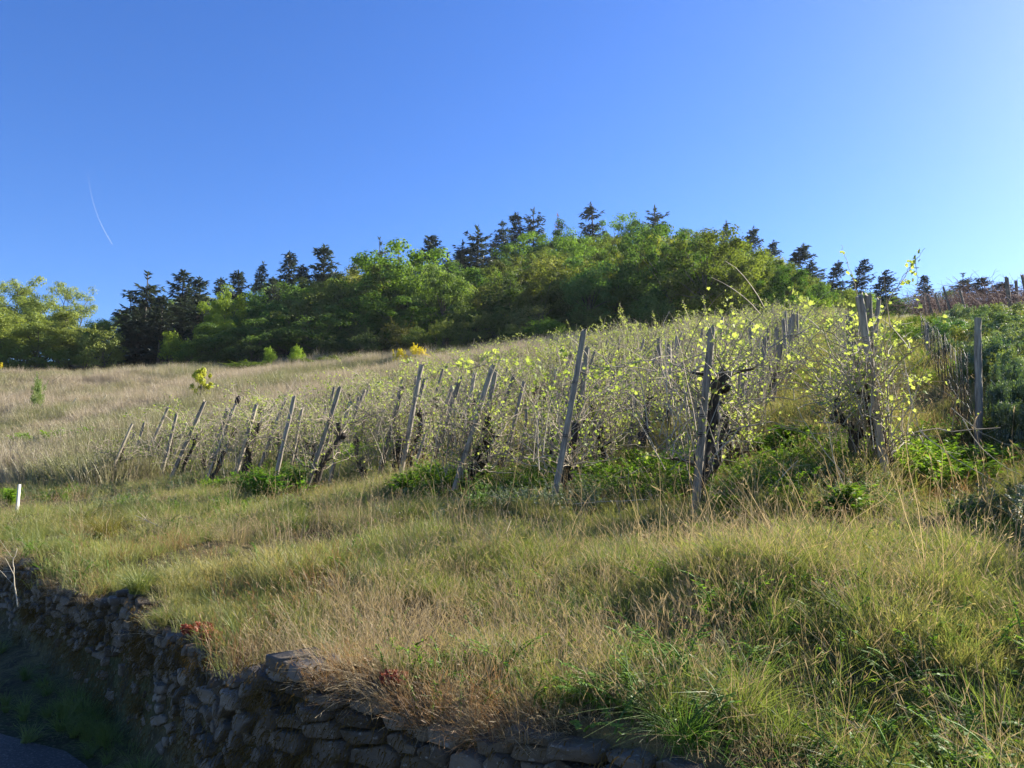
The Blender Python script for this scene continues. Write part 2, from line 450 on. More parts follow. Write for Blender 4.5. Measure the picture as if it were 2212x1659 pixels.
# ------------------------------------------------------------------ dry stone wall
def make_wall():
    rnd = random.Random(5)
    root = empty('stone_wall', (*xy(float(wall_s(-4)), -4.0), 0))
    tag(root, 'rough dry stone retaining wall of dark slate below the grassy bank', 'wall')
    ox, oy = xy(float(wall_s(-4)), -4.0)
    # irregular flat slate blocks: cells of a jittered grid (wider than high), each cell one stone with chipped edges
    mb = MB(); rg = np.random.default_rng(12)
    q0, q1 = -13.0, 3.0
    cells = []; z = -.05; row = 0
    while z < 1.12:
        hgt = rg.choice([.028, .04, .055, .075, .105], p=[.18, .27, .25, .18, .12]); q = q0 + rg.uniform(0, .2)
        while q < q1:
            ln = rg.uniform(.05, .19) * (1.15 if hgt > .07 else 1)
            cells.append((q + ln / 2, z + hgt / 2 + rg.normal(0, hgt * .16))); q += ln
        z += hgt; row += 1
    C = np.array(cells); AN = np.array([1.0, 1.9])
    for ci in range(len(C)):
        c = C[ci]; dd = (C - c) * AN
        near = np.nonzero((np.abs(dd[:, 0]) < .7) & (np.abs(dd[:, 1]) < .6))[0]
        poly = [np.array(p) for p in ((-.45, -.35), (.45, -.35), (.45, .35), (-.45, .35))]
        for k in near:
            if k == ci: continue
            nrm = dd[k]; lim = nrm @ nrm / 2
            outp = []
            for i in range(len(poly)):
                A, B = poly[i], poly[(i + 1) % len(poly)]
                fa, fb = A @ nrm - lim, B @ nrm - lim
                if fa <= 0: outp.append(A)
                if (fa < 0) != (fb < 0): outp.append(A + (B - A) * (fa / (fa - fb)))
            poly = outp
            if len(poly) < 3: break
        if len(poly) < 3: continue
        poly = np.array(poly) / AN
        # drop very short edges, add a chipped point on long ones
        pp = []
        for i in range(len(poly)):
            A, B = poly[i], poly[(i + 1) % len(poly)]; L = np.linalg.norm(B - A)
            if L < .008: continue
            pp.append(A)
            if L > .05: pp.append(A + (B - A) * rg.uniform(.35, .65) + rg.normal(0, .007, 2))
        poly = np.array(pp)
        if len(poly) < 3: continue
        cen = poly.mean(0); ext = np.ptp(poly, axis=0)
        if c[1] + cen[1] + ext[1] * .35 > float(wall_h(c[0])): continue
        if rg.random() < .05: continue
        gap = rg.uniform(.003, .010); n = len(poly)
        def ring(shr, dep):
            v = poly - cen; L = np.maximum(np.linalg.norm(v, axis=1, keepdims=True), .012)
            p = cen + v * np.maximum(.35, (L - shr) / L)
            return np.concatenate([p, np.broadcast_to(np.asarray(dep, float).reshape(-1, 1), (n, 1))], 1)
        push = rg.uniform(-.028, .045); tq, tz = rg.normal(0, .2), rg.normal(-.05, .2)
        ca_ = rg.uniform(0, 2 * PI); cd_ = np.array([math.cos(ca_), math.sin(ca_)]); co_ = rg.uniform(-.02, .03); ck = rg.uniform(.15, .8)
        def dep(p): return push - ck * np.clip((p[:, :2] - cen) @ cd_ - co_, 0, .05) + (p[:, 0] - cen[0]) * tq + (p[:, 1] - cen[1]) * tz
        r0 = ring(gap + .004, -.16); r1 = ring(gap, 0); r1[:, 2] = dep(r1) - rg.uniform(.004, .012, n)
        r2 = ring(gap + rg.uniform(.003, .007), 0); r2[:, 2] = dep(r2) + rg.normal(0, .0015, n)
        r3 = ring(gap + .25 * min(ext), 0); r3[:, 2] = dep(r3) + rg.normal(.0, .003, n)
        ctr = np.array([[cen[0], cen[1], push - ck * max(0, -co_)]])
        V = np.concatenate([r0, r1, r2, r3, ctr])
        qq = c[0] + V[:, 0]; zz = c[1] + V[:, 1]; ss = wall_s(qq) + .03 - V[:, 2]
        X, Y = xy(ss, qq)
        F4 = [[a * n + i, a * n + (i + 1) % n, (a + 1) * n + (i + 1) % n, (a + 1) * n + i] for a in range(3) for i in range(n)]
        tone = np.clip(rg.normal(.42, .27), 0, 1)
        base = mb.n
        mb.add(np.stack([X - ox, Y - oy, zz], -1), F4, tone)
        mb.f.append(np.array([[3 * n + i, 3 * n + (i + 1) % n, 4 * n] for i in range(n)]) + base)
    mb.build('stones', M['stone'], root)
    # earth packed behind the stones
    qs = np.arange(-14, 4, .12); zs = np.linspace(-.05, 1, 9)
    Q, Tt = np.meshgrid(qs, zs, indexing='ij')
    S = wall_s(Q) + .115 + .02 * np.sin(Q * 9 + Tt * 11) * np.sin(Tt * 17 + Q * 3)
    X, Y = xy(S, Q); Z = Tt * (wall_h(Q) - .01)
    n = len(zs); i, j = np.meshgrid(np.arange(len(qs) - 1), np.arange(n - 1), indexing='ij')
    F = np.stack([i * n + j, (i + 1) * n + j, (i + 1) * n + j + 1, i * n + j + 1], -1).reshape(-1, 4)
    mb = MB(); mb.add(np.stack([X - ox, Y - oy, Z], -1).reshape(-1, 3), F)
    mb.build('earth_fill', M['earth'], root)
    # moss and hanging root fibres in the joints
    mb = MB(); rg = np.random.default_rng(9)
    for k in range(170):
        q0 = rg.uniform(-8.5, .6) if k % 3 else rg.uniform(-2.6, .6); z0 = rg.uniform(.1, 1.0) ** .7
        if z0 > wall_h(q0): continue
        n = int(rg.uniform(150, 420)); rad = rg.uniform(.04, .14)
        dq = rg.normal(0, rad, n); dz = rg.normal(0, rad * .7, n)
        zz = np.clip(z0 + dz, 0, wall_h(q0 + dq)); qq = q0 + dq
        ss = wall_s(qq) - rg.uniform(-.06, .06, n)
        X, Y = xy(ss, qq)
        L = rg.uniform(.008, .03, n)
        t = np.linspace(0, 1, 4)[None, :, None]
        out = np.stack([-SX + rg.normal(0, .5, n), -SY + rg.normal(0, .5, n), rg.uniform(-.3, .5, n)], -1)
        P = np.stack([X - ox, Y - oy, zz], -1)[:, None] + out[:, None] * t * L[:, None, None] * .6 + np.array([0, 0, -1.0]) * (t ** 2) * L[:, None, None]
        W = np.repeat(np.linspace(1, .3, 4)[None], n, 0) * rg.uniform(.0025, .006, n)[:, None]
        add_ribbons(mb, P, W, unit(rg.normal(size=(n, 3))), rg.random(n))
    mb.build('moss', M['moss'], root)
make_wall()

# ------------------------------------------------------------------ grass and weeds (uncountable: scattered as stuff)
def blades(seed, n, rad, h, w, lean, seg=4, tone=(0, 1), droop=.25, mat=None, heads=0, name='grass_tuft'):
    rg = np.random.default_rng(seed)
    mb = MB()
    a = rg.uniform(0, 2 * PI, n); r = rad * np.sqrt(rg.random(n))
    base = np.stack([r * np.cos(a), r * np.sin(a), np.full(n, -.03)], -1)
    az = a + rg.normal(0, .9, n)
    L = rg.uniform(h[0], h[1], n); ln = np.abs(rg.normal(lean, lean * .5, n))
    t = np.linspace(0, 1, seg + 1)[None]
    out = ln[:, None] * L[:, None] * (t ** 1.7)
    z = L[:, None] * (t - droop * ln[:, None] * t ** 2.5)
    wob = rg.normal(0, .03, (n, seg + 1)) * L[:, None] * t
    P = np.stack([base[:, :1] + np.cos(az)[:, None] * out - np.sin(az)[:, None] * wob, base[:, 1:2] + np.sin(az)[:, None] * out + np.cos(az)[:, None] * wob, base[:, 2:] + z], -1)
    W = rg.uniform(w[0], w[1], n)[:, None] * (1 - t) ** .55 + .0006
    fa = rg.uniform(0, 2 * PI, n)
    side = unit(np.stack([np.cos(fa), np.sin(fa), rg.normal(0, .25, n)], -1))
    tn = rg.uniform(tone[0], tone[1], n)
    add_ribbons(mb, P, W, side, tn)
    if heads:
        k = heads
        tips = P[:k, -1]; d = unit(P[:k, -1] - P[:k, -2])
        hl = rg.uniform(.025, .06, k)
        for m in range(3):
            pos = tips - d * (hl * m / 3)[:, None]
            Rm = frames(rg.normal(size=(k, 3)), rg, spin=None)
            dd = unit(d + rg.normal(0, .25, (k, 3)))
            sd = unit(np.cross(dd, rg.normal(size=(k, 3))))
            PP = np.stack([pos, pos + dd * (hl * .3)[:, None], pos + dd * (hl * .6)[:, None]], 1)
            hw = max(.0022, w[1] * .9); WW = np.stack([np.full(k, .0008), np.full(k, hw), np.full(k, .0008)], 1)
            add_ribbons(mb, PP, WW, sd, np.clip(tn[:k] + .2, 0, 1))
    return mb.build(name, mat, link=False)

def leafy(seed, n_stem, leaves, h, spread, leaf, mat, name, fern=False):
    """low leafy weed: stems carrying small lance-shaped leaves (in opposite pairs when fern-like)"""
    rg = np.random.default_rng(seed); mb = MB()
    for k in range(n_stem):
        az = rg.uniform(0, 2 * PI); L = rg.uniform(*h); ln = rg.uniform(.1, 1.0) * spread
        b = np.array([rg.normal(0, .06), rg.normal(0, .06), -.02])
        t = np.linspace(0, 1, 7)
        P = np.stack([b[0] + np.cos(az) * ln * t ** 1.6, b[1] + np.sin(az) * ln * t ** 1.6, b[2] + L * (t - .25 * t ** 3)], -1)
        add_tubes(mb, P[None], (np.linspace(.004, .0012, 7))[None], 3, tone=rg.random(), cap=False)
        tt = rg.uniform(.15, 1, leaves) if not fern else np.repeat(np.linspace(.2, 1, leaves // 2), 2)
        pos = np.stack([np.interp(tt, t, P[:, i]) for i in range(3)], -1)
        if fern:
            sgn = np.tile([1, -1], leaves // 2)[:len(tt)]
            d = np.stack([-np.sin(az) * sgn + .45 * np.cos(az), np.cos(az) * sgn + .45 * np.sin(az), rg.normal(.1, .15, len(tt))], -1)
        else:
            aa = rg.uniform(0, 2 * PI, len(tt)); d = np.stack([np.cos(aa), np.sin(aa), rg.uniform(-.2, .7, len(tt))], -1)
        d = unit(d); up = unit(np.stack([rg.normal(0, .35, len(tt)), rg.normal(0, .35, len(tt)), np.ones(len(tt))], -1))
        s = unit(np.cross(up, d)); nn = np.cross(d, s)
        Rm = np.stack([d, s, nn], -1)
        size = leaf * rg.uniform(.6, 1.3, len(tt)) * (1.15 - .6 * np.abs(tt - .5) if fern else 1)
        add_template(mb, LANCE[0] * [1, 1.5, 1], LANCE[1], Rm, pos, size, rg.random(len(tt)))
    return mb.build(name, mat, link=False)

def collection(name, objs):
    c = bpy.data.collections.new(name)
    for o in objs:
        c.objects.link(o); o['kind'] = 'stuff'
    return c

def scatter(name, label, pts, rot, scl, idx, coll, real=False):
    me = bpy.data.meshes.new(name)
    me.vertices.add(len(pts)); me.vertices.foreach_set('co', np.asarray(pts, np.float32).ravel())
    a = me.attributes.new('rot', 'FLOAT_VECTOR', 'POINT'); a.data.foreach_set('vector', np.asarray(rot, np.float32).ravel())
    a = me.attributes.new('scl', 'FLOAT_VECTOR', 'POINT'); a.data.foreach_set('vector', np.asarray(scl, np.float32).ravel())
    a = me.attributes.new('pick', 'INT', 'POINT'); a.data.foreach_set('value', np.asarray(idx, np.int32))
    o = bpy.data.objects.new(name, me); COL.objects.link(o)
    ng = bpy.data.node_groups.new(name + '_nodes', 'GeometryNodeTree')
    ng.interface.new_socket('Geometry', in_out='INPUT', socket_type='NodeSocketGeometry')
    ng.interface.new_socket('Geometry', in_out='OUTPUT', socket_type='NodeSocketGeometry')
    gi = ng.nodes.new('NodeGroupInput'); go = ng.nodes.new('NodeGroupOutput')
    ci = ng.nodes.new('GeometryNodeCollectionInfo'); ci.inputs['Collection'].default_value = coll
    ci.inputs['Separate Children'].default_value = True; ci.inputs['Reset Children'].default_value = True
    ip = ng.nodes.new('GeometryNodeInstanceOnPoints'); ip.inputs['Pick Instance'].default_value = True
    def attr(nm, typ):
        n = ng.nodes.new('GeometryNodeInputNamedAttribute'); n.data_type = typ; n.inputs['Name'].default_value = nm
        return n.outputs['Attribute']
    ng.links.new(gi.outputs[0], ip.inputs['Points']); ng.links.new(ci.outputs[0], ip.inputs['Instance'])
    ng.links.new(attr('pick', 'INT'), ip.inputs['Instance Index'])
    er = ng.nodes.new('FunctionNodeEulerToRotation'); ng.links.new(attr('rot', 'FLOAT_VECTOR'), er.inputs[0])
    ng.links.new(er.outputs[0], ip.inputs['Rotation']); ng.links.new(attr('scl', 'FLOAT_VECTOR'), ip.inputs['Scale'])
    res = ip.outputs[0]
    if real:                                       # many overlapping clumps render faster as one real mesh
        rl = ng.nodes.new('GeometryNodeRealizeInstances'); ng.links.new(res, rl.inputs[0]); res = rl.outputs[0]
    ng.links.new(res, go.inputs[0])
    md = o.modifiers.new('scatter', 'NODES'); md.node_group = ng
    tag(o, label, 'grass', kind='stuff')
    return o

# forest edge: forward distance of the first trees by picture column
def edge_y(x, y):
    u = CX + FPX * x / np.maximum(y, 1)
    return np.interp(u, [-400, 0, 270, 600, 1000, 1400, 1720, 1900, 2300], [76, 76, 77, 75, 66, 61, 58, 60, 62])

def polar(n, d1, d2, seed, az=(-41, 41), power=0.0):
    rg = np.random.default_rng(seed)
    d = d1 * (d2 / d1) ** rg.random(n)
    a = np.radians(rg.uniform(az[0], az[1], n))
    return d * np.sin(a), d * np.cos(a), d, rg

def vnoise(x, y, sc, ph=0.0):
    return .5 + .25 * (np.sin(x * sc + ph + 1.3 * np.sin(y * sc * .7 + ph)) + np.sin(y * sc * 1.13 + 2 * ph + 1.7 * np.sin(x * sc * .6 - ph)))

ROWV = np.array([.394, .919])                     # direction the vine rows run
ROWN = np.array([.919, -.394])
def lateral(x, y):
    return x * ROWN[0] + y * ROWN[1]
LAT_LEFT = lateral(-11.2, 21.0)                   # left edge of the vineyard
LAT_RIGHT = lateral(4.4, 7.9)

def tufty(x, y, cell, k):
    """draw scattered points part of the way towards irregular tuft centres, so that gaps open between tufts"""
    i, j = np.floor(x / cell), np.floor(y / cell)
    hx = np.modf(np.abs(np.sin(i * 127.1 + j * 311.7) * 43758.5))[0]; hy = np.modf(np.abs(np.sin(i * 269.5 + j * 183.3) * 43758.5))[0]
    return x + k * ((i + .15 + .7 * hx) * cell - x), y + k * ((j + .15 + .7 * hy) * cell - y)

def make_grass():
    C_fine = collection('fine_grass_kinds', [blades(100 + i, 80, .13, (.05, .19), (.0013, .0030), .6, seg=2, mat=M['grass'], heads=10) for i in range(5)])
    C_tuft = collection('tuft_kinds', [blades(200 + i, 150, .045, (.12, .30), (.0018, .0036), .75, mat=M['tuft'], droop=.35, heads=6) for i in range(4)])
    C_dry = collection('dry_grass_kinds', [blades(300 + i, 34, .12, (.10, .30), (.0010, .0020), .5, seg=3, mat=M['dry'], heads=22) for i in range(3)] +
                       [blades(320 + i, 70, .12, (.04, .12), (.0012, .0026), 1.3, seg=2, mat=M['dry'], droop=.5) for i in range(2)] +
                       [blades(330 + i, 50, .12, (.08, .22), (.0010, .002), .4, seg=3, mat=M['reddry'], heads=36) for i in range(2)])
    C_weed = collection('weed_kinds', [leafy(400 + i, 16, 34, (.05, .16), .14, .013, M['weed'], 'leafy_weed') for i in range(3)] +
                        [leafy(420 + i, 9, 40, (.08, .18), .16, .016, M['weed'], 'leafy_weed', fern=True) for i in range(2)])
    C_long = collection('long_grass_kinds', [blades(500 + i, 130, .32, (.14, .42), (.003, .0065), .5, mat=M['grass'], heads=24) for i in range(4)] +
                        [blades(520 + i, 60, .32, (.2, .55), (.002, .004), .4, mat=M['dry'], heads=36) for i in range(2)])
    C_mead = collection('meadow_kinds', [blades(600 + i, 190, .75, (.45, 1.0), (.012, .024), .35, mat=M['meadow'], heads=50) for i in range(4)])
    C_green = collection('green_weed_kinds', [leafy(700 + i, 40, 44, (.2, .6), .42, .055, M['weed'], 'leafy_weed') for i in range(3)])

    # --- the bank in front of the vines
    def bank(n, d1, d2, seed):
        x, y, d, rg = polar(int(n * 1.18), d1, d2, seed, az=(-48, 60))
        s, q = sq(x, y)
        ok = (s > wall_s(q) + .05 + .10 * vnoise(x, y, 5.0)) & (s < 60)
        return x[ok], y[ok], d[ok], rg, s[ok], q[ok]
    def place(x, y, rg, smin, smax, tilt=.15, d=None, grow=0.0):
        n = len(x); z = ground(x, y) + .01
        rot = np.stack([rg.normal(0, tilt, n), rg.normal(0, tilt, n), rg.uniform(0, 2 * PI, n)], -1)
        sc = rg.uniform(smin, smax, n)
        scl = np.stack([sc, sc, sc * rg.uniform(.75, 1.2, n)], -1)
        return np.stack([x, y, z], -1), rot, scl
    x, y, d, rg, s, q = bank(44000, 1.5, 16, 11)
    low = vnoise(x, y, 1.7, .3)
    keep = rg.random(len(x)) < np.clip(-.12 + 1.25 * low, .05, .95) * np.clip(4.5 * (vnoise(x, y, 4.3, 1.2) - .22), .10, 1)
    x, y, d = x[keep], y[keep], d[keep]
    x, y = tufty(x, y, .24, .5)
    p, r, c = place(x, y, rg, .42, .85, .25); c *= ((1 + .05 * np.clip(d - 3, 0, 12)) * np.clip(.5 + d * .12, .7, 1) * (.45 + .6 * vnoise(x, y, 2.3, 3.3) + .5 * vnoise(x, y, 5.9, 1.3)))[:, None]
    scatter('short_grass', 'short mixed green and straw grass covering the bank above the wall', p, r, c, rg.integers(0, 5, len(x)), C_fine, real=True)
    x, y, d, rg, s, q = bank(11000, 1.5, 18, 12)
    keep = rg.random(len(x)) < np.clip(1.6 * (vnoise(x, y, 1.1, 2.2) - .38), .10, .8)
    x, y, d = x[keep], y[keep], d[keep]
    p, r, c = place(x, y, rg, .45, 1.0, .25); c *= (1 + .05 * np.clip(d - 3, 0, 12))[:, None]
    # the russet kinds stand together in patches
    pick = rg.integers(0, 5, len(x)); red = vnoise(x, y, .8, 4.0) > .62; pick = np.where(red, rg.integers(5, 7, len(x)), pick)
    scatter('dry_grass', 'dry straw coloured grass with seed heads between the green on the bank', p, r, c, pick, C_dry, real=True)
    x, y, d, rg, s, q = bank(2600, 1.6, 18, 13)
    keep = rg.random(len(x)) < np.clip(2.2 * (vnoise(x, y, .9, 5.1) - .45), .03, .8)
    x, y, d = x[keep], y[keep], d[keep]
    p, r, c = place(x, y, rg, .6, 1.3, .15); c *= (1 + .05 * np.clip(d - 3, 0, 12))[:, None]
    scatter('low_weeds', 'low leafy green weeds growing through the grass of the bank', p, r, c, rg.integers(0, 5, len(x)), C_weed)
    x, y, d, rg, s, q = bank(6000, 1.6, 14, 14)
    keep = rg.random(len(x)) < np.clip(1.8 * (vnoise(x, y, 1.3, 7.7) - .38), .05, .9)
    x, y, d = x[keep], y[keep], d[keep]
    p, r, c = place(x, y, rg, .35, .85, .25); c *= (1 + .04 * np.clip(d - 3, 0, 12))[:, None]
    scatter('tussock_grass', 'small fine bladed tussocks dotted over the bank', p, r, c, rg.integers(0, 4, len(x)), C_tuft)
    # fringe hanging over the wall edge
    rg = np.random.default_rng(15); n = 460
    q = np.where(rg.random(n) < .5, rg.uniform(-9, 1.6, n), rg.uniform(-2.4, .6, n)); s = wall_s(q) + rg.uniform(-.03, .16, n)
    kp = vnoise(q * 2.2, q * 1.3, 1.0, .4) > .45; q, s = q[kp], s[kp]; n = len(q)
    x, y = xy(s, q); z = np.where(s > wall_s(q), ground(x, y), wall_h(q)) - .01
    # lean the clumps out over the road: rotate about the wall direction
    lean = rg.uniform(.1, 1.5, n); az = math.atan2(-SY, -SX)
    rot = np.stack([np.zeros(n), lean, np.full(n, az) + rg.normal(0, .5, n)], -1)
    sc = rg.uniform(.3, .8, n); scl = np.stack([sc, sc, sc], -1)
    scatter('wall_top_grass', 'dry grass hanging over the top edge of the stone wall', np.stack([x, y, z], -1), rot, scl, rg.integers(0, 7, n), C_dry)
    # grass at the foot of the wall
    n = 170; q = rg.uniform(-10, .5, n); s = wall_s(q) - .06 - np.abs(rg.normal(0, 1, n)) * (.06 + .22 * np.clip(-q - 4.2, 0, 4))
    x, y = xy(s, q)
    rot = np.stack([rg.normal(0, .25, n), rg.normal(0, .25, n), rg.uniform(0, 6.3, n)], -1); sc = rg.uniform(.3, .7, n)
    scatter('verge_grass', 'dark grass growing along the foot of the stone wall', np.stack([x, y, road_z(q) + .01], -1), rot, np.stack([sc] * 3, -1), rg.integers(0, 4, n), C_tuft)

    # --- rough ground at the foot of the vines: low herbs and dead stems through the grass
    C_rough = collection('rough_weed_kinds', [leafy(750 + i, 26, 40, (.12, .42), .22, .028, M['bush_leaf'] if i < 3 else M['weed'], 'rough_weed', fern=(i == 2)) for i in range(4)])
    C_stem = collection('dead_stem_kinds', [blades(780 + i, 9, .22, (.25, .75), (.0028, .005), .35, mat=M['dry'], heads=9) for i in range(3)] + [blades(790, 40, .3, (.2, .5), (.002, .004), .9, mat=M['dry'], droop=.45, heads=20)])
    x, y, d, rg = polar(9000, 3.5, 24, 21, az=(-46, 50)); s, q = sq(x, y)
    foot = (x > .50 * y) & (y > 5.2) & (y < 8.6)
    ok = (s > 4.6) & (s < 10.5) & ~foot & (rg.random(len(x)) < np.clip(2.2 * (vnoise(x, y, 1.3, 2.7) - .40), .04, .9) * np.clip((s - 4.4) / 2, .15, 1))
    x, y, d = x[ok], y[ok], d[ok]; p, r, c = place(x, y, rg, .45, 1.05, .2)
    scatter('rough_weeds', 'rough dark herbs tangled in the grass at the foot of the vine rows', p, r, c, rg.integers(0, 4, len(x)), C_rough)
    x, y, d, rg = polar(4200, 2.5, 30, 22, az=(-46, 50)); s, q = sq(x, y)
    foot = (x > .50 * y) & (y > 5.2) & (y < 8.6)
    ok = (s > 3.2) & ~foot & (rg.random(len(x)) < np.where(s > 5.5, .75, .25)) & (s < 16)
    x, y, d = x[ok], y[ok], d[ok]; p, r, c = place(x, y, rg, .5, 1.0, .3)
    scatter('dead_stem_grass', 'thin dead stems standing and lying through the rough grass below the vines', p, r, c, rg.integers(0, 4, len(x)), C_stem)

    # --- vineyard floor
    x, y, d, rg = polar(15000, 7, 62, 16, az=(-44, 44))
    s, q = sq(x, y); lat = lateral(x, y)
    ok = (s > 6.5) & (y < edge_y(x, y) - 2) & ((lat > LAT_LEFT - 3 - 2 * vnoise(x, y, .3)) | (d < 24))
    x, y, d, lat = x[ok], y[ok], d[ok], lat[ok]
    p, r, c = place(x, y, rg, .7, 1.2, .15); c *= (np.where(s[ok] < 11, .66, np.where(s[ok] < 14, .8, .95)) * (.55 + .8 * vnoise(x, y, 1.1, 3.1)))[:, None]; c *= np.where((x > .50 * y) & (y < 13), .40, 1.0)[:, None]; c[:, :2] *= (1 + .018 * np.clip(d - 8, 0, 50))[:, None]
    pick = np.where(rg.random(len(x)) < .16, rg.integers(4, 6, len(x)), rg.integers(0, 4, len(x)))
    scatter('long_grass', 'long rank grass growing between the vine rows', p, r, c, pick, C_long)
    x, y, d, rg = polar(5200, 6.6, 50, 17, az=(-42, 44))
    s, q = sq(x, y); lat = lateral(x, y); vn = vnoise(x, y, .55, 1.9)
    ok = (s > 6.3) & (y < edge_y(x, y) - 8) & (vn > np.where(s < 10, .74, .62)) & (lat > LAT_LEFT - 9)
    x, y, d = x[ok], y[ok], d[ok]
    p, r, c = place(x, y, rg, .4, .85, .15)
    scatter('green_weeds', 'bright green leafy weeds between the vine rows', p, r, c, rg.integers(0, 3, len(x)), C_green)

    # --- meadow
    x, y, d, rg = polar(13000, 19, 84, 18, az=(-46, 24))
    lat = lateral(x, y); s, q = sq(x, y)
    ok = (lat < LAT_LEFT + 1.0) & (y < edge_y(x, y) + 1) & (s > 8.2)
    # also the strip above the top of the vineyard
    ok |= (y < edge_y(x, y) + 1) & (y > edge_y(x, y) - 13) & (lat >= LAT_LEFT)
    x, y, d = x[ok], y[ok], d[ok]
    p, r, c = place(x, y, rg, .7, 1.15, .1)
    c[:, 2] *= .55 + .75 * vnoise(x, y, .35, .9)
    scatter('meadow_grass', 'tall pale dry grass of the meadow below the wood', p, r, c, rg.integers(0, 4, len(x)), C_mead)
make_grass()

# ------------------------------------------------------------------ posts
def post_mesh(name, length, rad, seed, split=True, flat=False):
    rg = np.random.default_rng(seed); mb = MB()
    n = 14; sides = 10
    t = np.linspace(0, 1, n)
    bend = np.cumsum(rg.normal(0, .0035, (n, 2)), 0) * length / 2
    P = np.stack([bend[:, 0], bend[:, 1], t * length - .12], -1)
    r = rad * (1.08 - .16 * t) * (1 + rg.normal(0, .03, n))
    ang = np.arange(sides) * 2 * PI / sides
    prof = 1 + rg.normal(0, .17, sides); prof[rg.integers(0, sides)] *= .62
    if flat: prof = np.where(np.abs(np.sin(ang)) > .5, .55, 1.15)
    rr = r[:, None] * prof[None] * (1 + rg.normal(0, .025, (n, sides)))
    V = np.stack([P[:, None, 0] + rr * np.cos(ang), P[:, None, 1] + rr * np.sin(ang), np.repeat(P[:, 2:], sides, 1)], -1)
    V[-1, :, 2] += rg.normal(0, rad * .5, sides) if split else 0
    i = np.arange(n - 1)[:, None]; j = np.arange(sides)[None]
    F = np.stack([i * sides + j, i * sides + (j + 1) % sides, (i + 1) * sides + (j + 1) % sides, (i + 1) * sides + j], -1).reshape(-1, 4)
    mb.add(V.reshape(-1, 3), F)
    c = len(V.reshape(-1, 3))
    mb.add(np.concatenate([V[-1], V[-1].mean(0, keepdims=True) - [0, 0, rad * .3]]), [[k, (k + 1) % sides, sides] for k in range(sides)])
    return mb

POSTS = []
def align_z(vec):
    return Vector(vec).to_track_quat('Z', 'Y')

def make_post(ub, vb, ut, vt, wpx, label, depth=None, mat='post', wires=0, dk=1.0, seed=None, deep=0.0, group='wooden stakes of the vineyard', split=True, name='vine_stake'):
    if depth is None: b = hit(ub, vb)
    else:
        b = at(ub, vb, depth)
    d = b[1]
    tp = at(ut, vt, d + deep)
    vec = tp - b; L = float(np.linalg.norm(vec))
    rad = wpx * d / FPX * .5
    seed = len(POSTS) + 50 if seed is None else seed
    o = post_mesh(name, L + .12, rad, seed, split, flat=(mat == 'white_post')).build(name, M[mat])
    o.location = b; o.rotation_mode = 'QUATERNION'; o.rotation_quaternion = align_z(vec)
    o.color = (dk, dk, dk, 1)
    tag(o, label, 'wooden stake', group)
    POSTS.append((o, b, vec))
    if wires:
        rg = random.Random(seed)
        for k in range(wires):
            zz = L * rg.uniform(.35, .85); t = np.linspace(0, 2 * PI * 2.2, 26)
            P = np.stack([np.cos(t) * rad * 1.12, np.sin(t) * rad * 1.12, zz + t * .0025], -1)
            mb = MB(); add_tubes(mb, P[None], np.full((1, 26), .0022), 4)
            w = mb.build('wire_tie', M['dark_metal'], o)
    return o, b, vec, L, rad

